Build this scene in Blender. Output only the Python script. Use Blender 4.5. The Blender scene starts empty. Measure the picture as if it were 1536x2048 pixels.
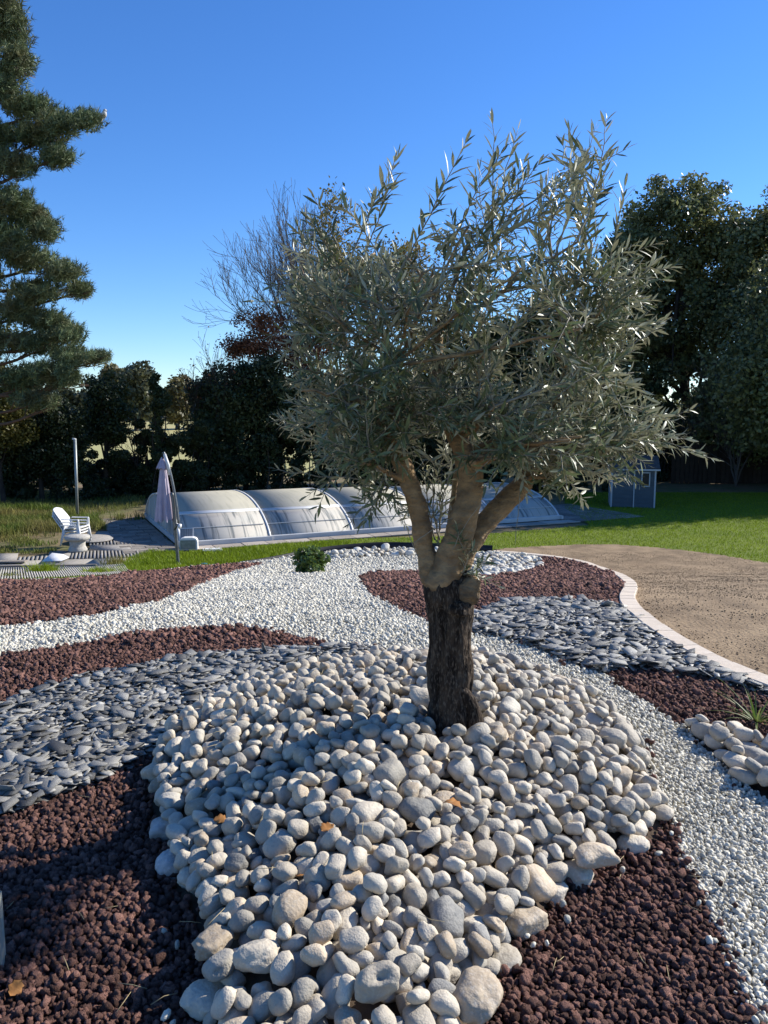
import bpy, bmesh, math, random, base64
import numpy as np
from mathutils import Vector, Matrix, Quaternion, noise as mnoise

scene = bpy.context.scene
COL = scene.collection
R = math.radians

# ---------------------------------------------------------------- camera
CAM_Z, PITCH, FPX = 1.6, R(7.33), 1547.0
cam_d = bpy.data.cameras.new('camera'); cam = bpy.data.objects.new('camera', cam_d); COL.objects.link(cam)
cam.location = (0, 0, CAM_Z); cam.rotation_euler = (R(90) - PITCH, 0, 0)
cam_d.sensor_fit = 'VERTICAL'; cam_d.sensor_height = 24.0; cam_d.lens = 24.0 * FPX / 2048.0
cam_d.clip_start = 0.05; cam_d.clip_end = 3000
scene.camera = cam

# ---------------------------------------------------------------- sky, sun, exposure
SUN_AZ, SUN_EL = R(64), R(31.5)          # azimuth clockwise from +Y (the view direction)
world = bpy.data.worlds.new('World'); scene.world = world; world.use_nodes = True
wn = world.node_tree.nodes; wl = world.node_tree.links
sky = wn.new('ShaderNodeTexSky'); sky.sky_type = 'NISHITA'; sky.sun_disc = False
sky.sun_elevation = SUN_EL; sky.sun_rotation = SUN_AZ
sky.altitude = 0; sky.air_density = 1.0; sky.dust_density = 0.0; sky.ozone_density = 7.0
hsv = wn.new('ShaderNodeHueSaturation'); hsv.inputs['Saturation'].default_value = 1.14; hsv.inputs['Hue'].default_value = 0.508
wl.new(sky.outputs[0], hsv.inputs['Color']); wl.new(hsv.outputs[0], wn['Background'].inputs[0]); wn['Background'].inputs[1].default_value = 0.125
sun_d = bpy.data.lights.new('sun', 'SUN'); sun_d.energy = 5.0; sun_d.angle = R(0.53); sun_d.color = (1.0, 0.955, 0.875)
sun = bpy.data.objects.new('sun', sun_d); COL.objects.link(sun)
sdir = Vector((math.sin(SUN_AZ) * math.cos(SUN_EL), math.cos(SUN_AZ) * math.cos(SUN_EL), math.sin(SUN_EL)))
sun.rotation_euler = sdir.to_track_quat('Z', 'Y').to_euler(); sun.location = (8, 4, 9)
scene.view_settings.view_transform = 'Standard'; scene.view_settings.look = 'None'
scene.view_settings.exposure = 0.65; scene.view_settings.gamma = 1.0

# ---------------------------------------------------------------- photograph <-> place
CP, SP = math.cos(PITCH), math.sin(PITCH)
def ray(px, py):
    u = (px - 768) / FPX; v = -(py - 1024) / FPX
    return np.array([u, CP + v * SP, -SP + v * CP])
def at(px, py, Y):
    d = ray(px, py); t = Y / d[1]
    return np.array([d[0] * t, Y, CAM_Z + d[2] * t])
def proj(P):
    P = np.asarray(P, float); x = P[..., 0]; y = P[..., 1]; z = P[..., 2] - CAM_Z
    dep = y * CP - z * SP; up = y * SP + z * CP
    dep = np.where(dep < 1e-3, 1e-3, dep)
    return 768 + FPX * x / dep, 1024 - FPX * up / dep
GY = [-60, 5, 6, 7, 8, 13, 14, 15, 16, 40, 150, 260, 900]
GZ = [0, 0, -.03, -.13, -.28, -1.17, -1.33, -1.45, -1.5, -1.5, -.5, .6, 6]
def gz(y): return np.interp(y, GY, GZ)
def gp(px, py):
    """point where the line of sight through a pixel meets the ground (mound left out)"""
    d = ray(px, py); t = 0.4
    while t < 900:
        p = np.array([0, 0, CAM_Z]) + d * t
        if p[2] <= gz(p[1]): break
        t *= 1.01
    lo, hi = t / 1.01, t
    for _ in range(30):
        m = (lo + hi) / 2; p = np.array([0, 0, CAM_Z]) + d * m
        if p[2] <= gz(p[1]): hi = m
        else: lo = m
    return p
def gpoly(pts): return np.array([gp(a, b)[:2] for a, b in pts])
def inside(poly, x, y):
    c = np.zeros(x.shape, bool); n = len(poly); j = n - 1
    for i in range(n):
        xi, yi = poly[i]; xj, yj = poly[j]
        if yi != yj:
            m = ((yi > y) != (yj > y)) & (x < (xj - xi) * (y - yi) / (yj - yi) + xi); c ^= m
        j = i
    return c
def edge_dist(poly, x, y):
    d = np.full(x.shape, 1e9); n = len(poly)
    for i in range(n):
        a = poly[i]; b = poly[(i + 1) % n]; ab = b - a
        t = np.clip(((x - a[0]) * ab[0] + (y - a[1]) * ab[1]) / max(ab @ ab, 1e-9), 0, 1)
        d = np.minimum(d, np.hypot(x - a[0] - t * ab[0], y - a[1] - t * ab[1]))
    return d
def smooth_poly(pts, n=4):
    """closed Catmull-Rom through pixel points"""
    P = np.array(pts, float); out = []; k = len(P)
    for i in range(k):
        p0, p1, p2, p3 = P[i - 1], P[i], P[(i + 1) % k], P[(i + 2) % k]
        for t in np.linspace(0, 1, n, endpoint=False):
            out.append(.5 * ((2 * p1) + (-p0 + p2) * t + (2 * p0 - 5 * p1 + 4 * p2 - p3) * t * t + (-p0 + 3 * p1 - 3 * p2 + p3) * t ** 3))
    return np.array(out)

MOUND = gpoly([(860,1335),(780,1336),(700,1346),(620,1358),(560,1376),(480,1396),(420,1425),(370,1452),(330,1492),(298,1540),
    (292,1590),(308,1650),(322,1700),(345,1760),(352,1800),(385,1850),(400,1900),(410,1960),(400,2048),(420,2300),(900,2300),(975,2048),
    (995,1980),(1010,1930),(1075,1860),(1110,1810),(1130,1790),(1200,1742),(1280,1702),(1312,1680),(1345,1640),(1310,1590),
    (1300,1540),(1262,1490),(1222,1440),(1160,1402),(1090,1372),(1010,1348),(940,1333)])
TREE = np.array([0.272, 3.2])
MOUND_H = 0.235
def mound(x, y):
    x = np.asarray(x, float); y = np.asarray(y, float)
    ins = inside(MOUND, x, y); d = edge_dist(MOUND, x, y); d = np.where(ins, d, -d)
    t = np.clip((d + .02) / 0.95, 0, 1)
    return MOUND_H * (1 - (1 - t) ** 1.4)
def hz(x, y): return gz(y) + mound(x, y)

# ---------------------------------------------------------------- mesh helpers
def mesh_arrays(name, V, F, mat=None, smooth=False, attr=None):
    """fast mesh from vertex (n,3) and face (m,k) arrays; attr: {name: per-vertex float array}"""
    V = np.ascontiguousarray(V, np.float32); F = np.ascontiguousarray(F, np.int32)
    me = bpy.data.meshes.new(name); k = F.shape[1]
    me.vertices.add(len(V)); me.vertices.foreach_set('co', V.ravel())
    me.loops.add(F.size); me.loops.foreach_set('vertex_index', F.ravel())
    me.polygons.add(len(F)); me.polygons.foreach_set('loop_start', np.arange(0, F.size, k, dtype=np.int32))
    if smooth: me.polygons.foreach_set('use_smooth', np.ones(len(F), bool))
    me.update(calc_edges=True)
    for an, av in (attr or {}).items():
        a = me.attributes.new(an, 'FLOAT', 'POINT'); a.data.foreach_set('value', np.ascontiguousarray(av, np.float32))
    if mat is not None: me.materials.append(mat)
    return me
def add(name, me, parent=None, loc=None, rot=None, scale=None, mat=None):
    o = bpy.data.objects.new(name, me); COL.objects.link(o)
    if parent is not None: o.parent = parent
    if loc is not None: o.location = [float(v) for v in loc]
    if rot is not None: o.rotation_euler = rot
    if scale is not None: o.scale = scale if hasattr(scale, '__len__') else (scale,) * 3
    if mat is not None and me is not None and not me.materials: me.materials.append(mat)
    return o
def tag(o, label=None, cat=None, group=None, kind=None):
    if label: o['label'] = label
    if cat: o['category'] = cat
    if group: o['group'] = group
    if kind: o['kind'] = kind
    return o
def empty(name, loc, rz=0.0):
    o = bpy.data.objects.new(name, None); COL.objects.link(o); o.location = [float(v) for v in loc]
    o.rotation_euler = (0, 0, rz); o.empty_display_size = .1
    return o

def ico_arrays(sub):
    bm = bmesh.new(); bmesh.ops.create_icosphere(bm, subdivisions=sub, radius=1.0)
    V = np.array([v.co[:] for v in bm.verts]); F = np.array([[v.index for v in f.verts] for f in bm.faces]); bm.free()
    return V, F
ICO = {s: ico_arrays(s) for s in (1, 2, 3, 4)}
def pebble_arrays(seed, sub=3, rough=0.0, kind=None):
    """a water-worn pebble, half-length about 1 along x"""
    r = random.Random(seed); V, F = ICO[sub]; V = V.copy()
    e = r.uniform(.72, .95)
    V = np.sign(V) * np.abs(V) ** e
    off = Vector((r.uniform(-50, 50), r.uniform(-50, 50), r.uniform(-50, 50)))
    amp, amp2 = r.uniform(.14, .34), r.uniform(.03, .085) + rough
    dents = [(Vector((r.gauss(0, 1), r.gauss(0, 1), r.gauss(0, 1))).normalized(), r.uniform(.08, .22), r.uniform(.25, .5)) for _ in range(r.choice((0, 1, 2, 2, 3)))]
    if kind == 'ring': dents = [(Vector((.1, -.75, .85)).normalized(), .62, .34)]
    out = []
    for v in V:
        p = Vector(v); n = p.normalized()
        k = 1 + amp * mnoise.noise(n * 1.1 + off) + amp2 * mnoise.noise(n * 3.1 + off) + amp2 * .35 * mnoise.noise(n * 7 + off)
        for d, a, w in dents: k -= a * math.exp(-((n - d).length / w) ** 2)
        out.append(p * k)
    V = np.array([v[:] for v in out])
    V *= np.array([1, r.uniform(.62, .88), r.uniform(.46, .72)])
    bend = r.uniform(-.22, .22); V[:, 1] += bend * V[:, 0] ** 2
    V -= (V.max(0) + V.min(0)) / 2; V /= np.abs(V[:, 0]).max()
    return V, F
NPEB = 22
BOULDERS = [  # px, py, half-length m, height part out of the ground, yaw, seed, material, label
 (345,1728,0.071,0.62,80,301,'chalk','lumpy white chalk-coated flint boulder at the left edge of the pebble mound'),
 (325,1572,0.061,0.62,28,302,'tan','knobbly tan bone-shaped boulder at the upper left edge of the pebble mound'),
 (1188,1712,0.078,0.67,10,303,'tan','large tan flat-topped boulder at the right front edge of the pebble mound'),
 (1266,1690,0.060,0.57,-20,304,'pale','pale pinkish boulder half sunk in lava gravel right of the tan boulder'),
 (1050,1846,0.072,0.62,35,305,'tan','cream boulder with a pitted side, sunk in the front right lava gravel'),
 (955,1992,0.081,0.74,70,306,'tan','big cream boulder with a hole near its top, front right end of the mound'),
 (1008,1925,0.061,0.47,60,307,'pale','grey-cream boulder bitten by lava gravel, behind the big holed boulder'),
 (1105,1785,0.061,0.42,50,308,'pale','pale smooth boulder with lava gravel resting on its side'),
 (1150,1750,0.061,0.52,-35,309,'pale','grey-white wavy boulder left of the large tan boulder'),
 (1258,1532,0.061,0.62,-30,310,'dark','broken grey flint boulder with a sharp dark face, right edge of mound'),
 (1280,1590,0.058,0.62,-50,311,'pale','round cream boulder below the broken flint at the right edge'),
 (1318,1625,0.061,0.62,-48,312,'pale','long sausage-shaped cream boulder at the right tip of the mound'),
 (1262,1655,0.061,0.62,-25,313,'pale','smooth oval cream boulder beside the right tip of the mound'),
 (1225,1478,0.069,0.67,-60,314,'pale','upright rounded cream boulder on the upper right edge of the mound'),
 (1185,1432,0.072,0.62,-35,315,'pale','long cream boulder lying along the upper right rim of the mound'),
 (430,1885,0.064,0.67,60,316,'tan','yellowish egg-shaped boulder at the front left edge of the mound'),
 (415,1995,0.069,0.62,80,317,'pale','large pale boulder in the front left corner of the mound'),
 (513,1912,0.064,0.82,15,318,'pale','large oval grey-cream boulder inside the front left of the mound'),
 (752,1962,0.060,0.90,20,319,'ring','cream flint with a deep round hollow in its top'),
 (335,1655,0.069,0.62,20,320,'chalk','mottled white boulder above the chalk-coated flint on the left edge'),
 (388,1755,0.061,0.62,70,321,'pale','pale boulder at the left foot of the mound, below the chalk flint'),
]
# ---------------------------------------------------------------- stones laid one on another
class Heap:
    """height map on which stones come to rest, one after the other, without sinking into each other"""
    def __init__(s, x0, x1, y0, y1, cell, base):
        s.c = cell; s.x0 = x0; s.y0 = y0
        s.nx = int((x1 - x0) / cell) + 1; s.ny = int((y1 - y0) / cell) + 1
        s.X, s.Y = np.meshgrid(x0 + np.arange(s.nx) * cell, y0 + np.arange(s.ny) * cell)
        s.B = base(s.X, s.Y); s.Z = s.B.copy()
    def rest(s, x, y, ax, M, sink=.96):
        """z at which an ellipsoid (half axes ax, rotation M) comes to rest at x, y"""
        A = M @ np.diag(1 / (np.asarray(ax) * .95) ** 2) @ M.T
        C = A[:2, :2] - np.outer(A[:2, 2], A[:2, 2]) / A[2, 2]
        e = np.linalg.inv(C); rx, ry = math.sqrt(e[0, 0]), math.sqrt(e[1, 1])
        i0 = max(int((x - rx - s.x0) / s.c) + 1, 0); i1 = min(int((x + rx - s.x0) / s.c) + 1, s.nx)
        j0 = max(int((y - ry - s.y0) / s.c) + 1, 0); j1 = min(int((y + ry - s.y0) / s.c) + 1, s.ny)
        if i1 <= i0 or j1 <= j0: return None
        sl = (slice(j0, j1), slice(i0, i1)); dx = s.X[sl] - x; dy = s.Y[sl] - y
        q = 1 - (C[0, 0] * dx * dx + 2 * C[0, 1] * dx * dy + C[1, 1] * dy * dy); m = q > 0
        if m.sum() < 3: return None
        zc = -(A[0, 2] * dx + A[1, 2] * dy) / A[2, 2]; h = np.sqrt(np.maximum(q, 0) / A[2, 2])
        gap = (s.Z[sl] - (zc - h))[m]
        z = np.sort(gap)[int((len(gap) - 1) * sink)]
        return z, sl, m, zc + h
    def slope(s, x, y, r):
        g = []
        for dx, dy in ((r, 0), (-r, 0), (0, r), (0, -r)):
            i = min(max(int((x + dx - s.x0) / s.c), 0), s.nx - 1); j = min(max(int((y + dy - s.y0) / s.c), 0), s.ny - 1)
            a = s.Z[max(j - 1, 0):j + 2, max(i - 1, 0):i + 2]; g.append(float(a.mean()) if a.size else 0)
        return (g[0] - g[1]) / (2 * r), (g[2] - g[3]) / (2 * r)
    def put(s, res):
        z, sl, m, top = res; Z = s.Z[sl]; Z[m] = np.maximum(Z[m], (z + top)[m]); s.Z[sl] = Z

def fill_stones(heap, poly, n, smean, ssig, smin, smax, axes, rng, tries=5, margin=.02, keep=None):
    out = []; mn = poly.min(0); mx = poly.max(0)
    sizes = np.sort(np.clip(smean * np.exp(rng.normal(0, ssig, n)), smin, smax))[::-1]
    k = len(sizes); sizes = np.concatenate([rng.permutation(sizes[:k // 3]), rng.permutation(sizes[k // 3:])])
    P = []
    while len(P) < n * tries:
        a = rng.uniform(mn, mx, (4000, 2)); ok = inside(poly, a[:, 0], a[:, 1]) & (edge_dist(poly, a[:, 0], a[:, 1]) > margin)
        a = a[ok]
        if keep is not None: a = a[keep(a[:, 0], a[:, 1])]
        P.extend(a)
    q = 0
    for s_ in sizes:
        kind = int(rng.integers(len(axes))); ax = axes[kind] * s_; best = None
        for t in range(tries):
            x, y = P[q]; q += 1
            gx, gy = heap.slope(x, y, s_ * .7)
            n_ = Vector((-gx * .8 + rng.normal(0, .22), -gy * .8 + rng.normal(0, .22), 1)).normalized()
            M = np.array((n_.to_track_quat('Z', 'Y').to_matrix() @ Matrix.Rotation(rng.uniform(0, 6.283), 3, 'Z')))
            r = heap.rest(x, y, ax, M)
            if r is None: continue
            i = min(int((x - heap.x0) / heap.c), heap.nx - 1); j = min(int((y - heap.y0) / heap.c), heap.ny - 1)
            m = r[0] - heap.B[j, i]
            if best is None or m < best[0]: best = (m, x, y, M, r)
        if best is None: continue
        heap.put(best[4]); out.append((kind, s_, best[1], best[2], float(best[4][0]), best[3]))
    return out
# ---------------------------------------------------------------- materials
MATS = {}
def mat(name, c1, c2=None, scale=8.0, rough=.8, bump=0.0, bscale=None, detail=6, rnd=0.0, attr=None, obj=True, spec=.3, transl=0.0, c3=None, sheen=0, stretch=None, metallic=0, back=None, lo=.35, hi=.65):
    """principled surface: noise mix of c1, c2 (and a finer c3), brightness varied per object/instance or by vertex attribute"""
    m = bpy.data.materials.new(name); m.use_nodes = True; nt = m.node_tree; N = nt.nodes; L = nt.links
    b = N['Principled BSDF']; b.inputs['Roughness'].default_value = rough; b.inputs['Specular IOR Level'].default_value = spec
    b.inputs['Metallic'].default_value = metallic
    tc = N.new('ShaderNodeTexCoord'); co = tc.outputs['Object']
    if stretch:
        mp = N.new('ShaderNodeMapping'); mp.inputs['Scale'].default_value = stretch; L.new(co, mp.inputs[0]); co = mp.outputs[0]
    oi = N.new('ShaderNodeObjectInfo')
    def noise_(sc, det=detail, w=True):
        n = N.new('ShaderNodeTexNoise'); n.noise_dimensions = '4D'; n.inputs['Scale'].default_value = sc; n.inputs['Detail'].default_value = det
        L.new(co, n.inputs['Vector'])
        mu = N.new('ShaderNodeMath'); mu.operation = 'MULTIPLY'; mu.inputs[1].default_value = 37.0; L.new(oi.outputs['Random'], mu.inputs[0]); L.new(mu.outputs[0], n.inputs['W'])
        return n.outputs['Fac']
    col = None
    def mixc(fac, a, bcol, mode='MIX'):
        mx = N.new('ShaderNodeMix'); mx.data_type = 'RGBA'; mx.blend_type = mode
        if isinstance(fac, float): mx.inputs['Factor'].default_value = fac
        else: L.new(fac, mx.inputs['Factor'])
        for v, s in ((a, 'A'), (bcol, 'B')):
            i = [q for q in mx.inputs if q.name == s and q.type == 'RGBA'][0]
            if isinstance(v, tuple): i.default_value = (*v, 1)
            else: L.new(v, i)
        return [q for q in mx.outputs if q.type == 'RGBA'][0]
    def ramp(f, a, bb):
        r = N.new('ShaderNodeMapRange'); r.inputs[1].default_value = a; r.inputs[2].default_value = bb; L.new(f, r.inputs[0]); return r.outputs[0]
    if c2 is not None: col = mixc(ramp(noise_(scale), lo, hi), c1, c2)
    if c3 is not None: col = mixc(ramp(noise_(scale * 5.3), .5, .75), col if col is not None else c1, c3)
    if attr or rnd:
        if attr:
            a = N.new('ShaderNodeAttribute'); a.attribute_name = attr; f = a.outputs['Fac']
        else: f = oi.outputs['Random']
        r = N.new('ShaderNodeMapRange'); r.inputs[3].default_value = 1 - rnd; r.inputs[4].default_value = 1 + rnd; L.new(f, r.inputs[0])
        hs = N.new('ShaderNodeHueSaturation'); L.new(r.outputs[0], hs.inputs['Value'])
        if col is None: hs.inputs['Color'].default_value = (*c1, 1)
        else: L.new(col, hs.inputs['Color'])
        col = hs.outputs[0]
    if back is not None:
        g = N.new('ShaderNodeNewGeometry'); col = mixc(g.outputs['Backfacing'], col if col is not None else c1, back)
    if col is None: b.inputs['Base Color'].default_value = (*c1, 1)
    else: L.new(col, b.inputs['Base Color'])
    if bump:
        bp = N.new('ShaderNodeBump'); bp.inputs['Strength'].default_value = min(1, bump); bp.inputs['Distance'].default_value = .02 * max(1, bump)
        L.new(noise_(bscale or scale * 4), bp.inputs['Height']); L.new(bp.outputs[0], b.inputs['Normal'])
    if transl:
        t = N.new('ShaderNodeBsdfTranslucent'); ms = N.new('ShaderNodeMixShader'); ms.inputs[0].default_value = transl
        if col is None: t.inputs[0].default_value = (*c1, 1)
        else: L.new(col, t.inputs[0])
        L.new(b.outputs[0], ms.inputs[1]); L.new(t.outputs[0], ms.inputs[2]); L.new(ms.outputs[0], N['Material Output'].inputs[0])
    MATS[name] = m; return m

mat('soil', (.055,.036,.024), (.10,.07,.045), 3, .95, .6, 40)
mat('dirt_path', (.165,.112,.062), (.32,.226,.13), 2.6, .95, 1.0, 40, c3=(.25,.172,.098), detail=10)
mat('lawn_base', (.10,.14,.008), (.14,.18,.012), 1.5, .95, .5, 60)
mat('rough_ground', (.20,.135,.075), (.115,.12,.04), .9, .95, .8, 25, c3=(.26,.19,.11), detail=9)
mat('field', (.42,.36,.16), (.36,.34,.13), .03, .95)
mat('grass', (.165,.235,.010), (.225,.29,.014), .9, .55, rnd=.45, attr='rnd', transl=.35, spec=.25)
mat('wild_grass', (.10,.15,.02), (.22,.19,.06), .8, .6, rnd=.5, attr='rnd', transl=.3, spec=.2)
mat('lava', (.225,.118,.090), (.145,.075,.058), 2.0, .92, .9, 7, rnd=.65, c3=(.34,.19,.145), spec=.2)
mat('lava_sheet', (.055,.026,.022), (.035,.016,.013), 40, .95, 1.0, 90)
mat('white_stone', (.53,.49,.39), (.62,.58,.465), 1.5, .6, .3, 5, rnd=.38, c3=(.42,.395,.325), spec=.35)
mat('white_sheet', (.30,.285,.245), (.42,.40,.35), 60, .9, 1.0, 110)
mat('slate', (.215,.205,.178), (.14,.135,.12), 14, .5, .4, 60, rnd=.75, c3=(.34,.325,.285), spec=.5, stretch=(1,1,1))
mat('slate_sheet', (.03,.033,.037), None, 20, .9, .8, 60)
mat('travertine', (.60,.50,.38), (.68,.58,.46), 5, .75, .35, 40, rnd=.05, c3=(.54,.44,.35), stretch=(1,5,1))
mat('mortar', (.45,.39,.32), None, 5, .9)
mat('black_edge', (.012,.012,.014), (.02,.02,.022), 3, .5)
def pebble_mat(name, c1, c2, c3, rnd=.24, rough=.68):
    return mat(name, c1, c2, 1.3, rough, .28, 7, rnd=rnd, c3=c3, spec=.3, lo=.38, hi=.66)
pebble_mat('pebble_cream', (.50,.435,.335), (.42,.37,.295), (.56,.50,.395))
pebble_mat('pebble_grey', (.37,.34,.285), (.43,.385,.305), (.31,.29,.25))
pebble_mat('pebble_dark', (.20,.195,.18), (.30,.28,.24), (.13,.13,.125))
pebble_mat('pebble_tan', (.45,.36,.25), (.38,.305,.22), (.52,.46,.37))
pebble_mat('pebble_chalk', (.56,.54,.50), (.30,.30,.29), (.60,.585,.55))
pebble_mat('pebble_white', (.58,.545,.45), (.50,.47,.39), (.62,.59,.51))
BOULDER_MAT = {'tan': 'pebble_tan', 'pale': 'pebble_cream', 'chalk': 'pebble_chalk', 'dark': 'pebble_dark', 'ring': 'pebble_cream'}

# ---------------------------------------------------------------- ground sheets
def grid_sheet(name, xs, ys, zf, m, keep=None):
    X, Y = np.meshgrid(xs, ys); Z = zf(X, Y); V = np.stack([X, Y, Z], -1).reshape(-1, 3)
    i = np.arange(len(V)).reshape(X.shape)
    F = np.stack([i[:-1, :-1], i[:-1, 1:], i[1:, 1:], i[1:, :-1]], -1).reshape(-1, 4)
    if keep is not None:
        cx = V[F].mean(1); F = F[keep(cx[:, 0], cx[:, 1])]
        u = np.unique(F); mp = np.full(len(V), -1); mp[u] = np.arange(len(u)); V = V[u]; F = mp[F]
    return mesh_arrays(name, V, F, MATS[m], smooth=True)
def mod_z(x, y): return .05 * np.sin(x * .9 + 1.3) * np.sin(y * .7) * np.clip((y - 18) / 6, 0, 1)
yy = np.concatenate([np.arange(-20, 0, 2), np.arange(0, 18, .5), np.arange(18, 40, 1), np.arange(40, 160, 6), np.arange(160, 900, 40)])
xx = np.concatenate([np.arange(-600, -30, 40), np.arange(-30, 30, 1.0), np.arange(30, 601, 40)])
g = tag(add('ground', grid_sheet('ground', xx, yy, lambda x, y: gz(y) - .03, 'rough_ground')), 'bare brown earth with dry weeds left of the pool', 'ground', kind='structure')
fld = tag(add('field', grid_sheet('field', np.arange(-260, 261, 20.), np.arange(38, 200, 6.), lambda x, y: gz(y) + .03, 'field')), 'sunlit straw coloured field beyond the hedge', 'field', kind='structure')

EDGE_IN = [(985,1107),(1060,1113),(1130,1122),(1180,1135),(1220,1150),(1243,1166),(1247,1180),(1238,1200),(1245,1222),(1275,1250),(1330,1290),(1400,1330),(1470,1362),(1536,1388),(1640,1425),(1780,1470),(2000,1545),(2300,1650)]
BACK = [(-420,1190),(-200,1180),(0,1166),(100,1165),(200,1159),(260,1150),(350,1141),(480,1129),(560,1119),(650,1106),(760,1100),(870,1102)]
BED = gpoly(BACK + EDGE_IN + [(2300,1700),(2600,2300),(-1000,2300),(-900,1700)])
LAVA_A = gpoly([(-420,1191),(-200,1181),(0,1167),(100,1166),(200,1160),(260,1151),(350,1142),(480,1130),(528,1130),(470,1145),(420,1165),(380,1185),(320,1205),(200,1232),(100,1247),(0,1256),(-300,1285),(-420,1300)])
LAVA_B = gpoly([(-420,1370),(-300,1352),(0,1318),(100,1303),(200,1285),(280,1270),(380,1262),(480,1260),(560,1270),(620,1283),(705,1300),(620,1304),(500,1310),(380,1321),(260,1345),(150,1366),(60,1396),(0,1421),(-300,1530),(-420,1580)])
SLATE_L = gpoly([(-420,1580),(-300,1530),(0,1421),(60,1396),(150,1366),(260,1345),(380,1321),(500,1310),(620,1304),(705,1300),(800,1313),(862,1326),(862,1400),(500,1500),(345,1485),(318,1510),(250,1546),(200,1570),(120,1596),(50,1626),(0,1647),(-300,1770),(-420,1820)])
LAVA_C = gpoly([(-420,1820),(-300,1770),(0,1647),(50,1626),(120,1596),(200,1570),(250,1546),(318,1510),(345,1480),(600,1700),(600,2300),(-1000,2300)])
SLATE_R = gpoly([(900,1262),(945,1236),(1000,1213),(1060,1203),(1140,1207),(1200,1212),(1243,1222),(1275,1250),(1330,1290),(1400,1330),(1470,1362),(1536,1388),(1640,1425),(1640,1440),(1536,1398),(1440,1369),(1350,1353),(1270,1345),(1210,1349),(1150,1335),(1080,1301),(1010,1281),(945,1272)])
LAVA_D = gpoly([(720,1156),(760,1150),(850,1147),(925,1156),(980,1157),(1040,1151),(1082,1134),(1075,1118),(1090,1116),(1130,1122),(1180,1135),(1220,1150),(1243,1166),(1247,1180),(1238,1200),(1245,1222),(1200,1212),(1140,1207),(1060,1203),(1000,1213),(945,1236),(900,1258),(860,1247),(830,1236),(780,1215),(740,1190),(725,1170)])
PEB_BACK = gpoly([(905,1140),(925,1156),(980,1157),(1040,1151),(1082,1134),(1075,1119),(1000,1110),(930,1108),(880,1112)])
PEB_ROW = gpoly([(668,1111),(760,1105),(880,1107),(880,1114),(760,1116),(668,1122)])
LAVA_E = gpoly([(1210,1349),(1270,1345),(1350,1353),(1440,1369),(1536,1398),(1640,1440),(1780,1485),(1780,1600),(1640,1545),(1536,1502),(1470,1482),(1400,1466),(1350,1450),(1290,1410),(1240,1375)])
PEB_RIGHT = gpoly([(1370,1462),(1400,1464),(1470,1482),(1536,1502),(1640,1545),(1780,1600),(1780,1720),(1640,1665),(1536,1612),(1500,1590),(1440,1535),(1400,1490)])
LAVA_F = gpoly([(1000,1700),(1312,1678),(1345,1636),(1352,1680),(1362,1720),(1400,1790),(1425,1850),(1455,1920),(1480,1990),(1510,2048),(1620,2300),(700,2300),(800,1900)])
ORDER = [('mound', MOUND), ('pb', PEB_BACK), ('pw', PEB_ROW), ('pr', PEB_RIGHT), ('sl', SLATE_L), ('sr', SLATE_R), ('la', LAVA_A), ('lb', LAVA_B), ('lc', LAVA_C), ('ld', LAVA_D), ('le', LAVA_E), ('lf', LAVA_F)]
def region(x, y):
    r = np.full(x.shape, -1); inb = inside(BED, x, y); r[inb] = 99
    for k in range(len(ORDER) - 1, -1, -1):
        m = inside(ORDER[k][1], x, y)
        if k: m &= inb
        r[m] = k
    return r
RK = {n: i for i, (n, _) in enumerate(ORDER)}; RK['w'] = 99
def region_sheet(name, key, m, box, cell, dz=0.0):
    xs = np.arange(box[0], box[1], cell); ys = np.arange(box[2], box[3], cell)
    return grid_sheet(name, xs, ys, lambda x, y: hz(x, y) + dz, m, keep=lambda x, y: region(x, y) == RK[key])
def bounds(poly, pad=.1): a = poly.min(0) - pad; b = poly.max(0) + pad; return (a[0], b[0], a[1], b[1])

# lawn (right, middle strip), bare path, paved strip round the pool
def poly_sheet(name, poly, m, dz, cell=.25):
    bx = bounds(poly)
    return grid_sheet(name, np.arange(bx[0], bx[1], cell), np.arange(bx[2], bx[3], cell), lambda x, y: gz(y) + dz, m, keep=lambda x, y: inside(poly, x, y))
EDGE_OUT = [(1000,1103),(1065,1108),(1135,1116),(1190,1128),(1235,1144),(1262,1163),(1268,1182),(1262,1200),(1272,1222),(1305,1252),(1365,1290),(1440,1328),(1536,1366),(1640,1405),(1780,1455)]
PATH = gpoly([(985,1102),(1000,1098),(1060,1094),(1150,1090),(1240,1090),(1330,1097),(1440,1110),(1536,1126),(1800,1165),(2300,1250)] + EDGE_IN[::-1])
LAWN = gpoly([(-20,1152),(100,1150),(215,1128),(300,1100),(370,1104),(520,1091),(650,1081),(760,1076),(900,1072),(1000,1066),(1100,1058),(1180,1050),(1150,1030),(1130,1018),(1130,985),(2400,985),(2400,1260),(1800,1165),(1536,1126),(1440,1110),(1330,1097),(1240,1090),(1150,1090),(1060,1094),(1000,1098),(960,1104),(870,1101),(760,1098),(650,1105),(560,1118),(480,1128),(350,1140),(260,1148),(200,1158),(100,1164),(0,1166)])
tag(add('lawn', poly_sheet('lawn', LAWN, 'lawn_base', .0, .12)), 'bright green mown lawn between the planting bed and the pool', 'lawn', kind='structure')
tag(add('dirt_path', poly_sheet('dirt_path', PATH, 'dirt_path', .008, .1)), 'bare raked sandy brown earth right of the stone edging', 'dirt', kind='structure')
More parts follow.
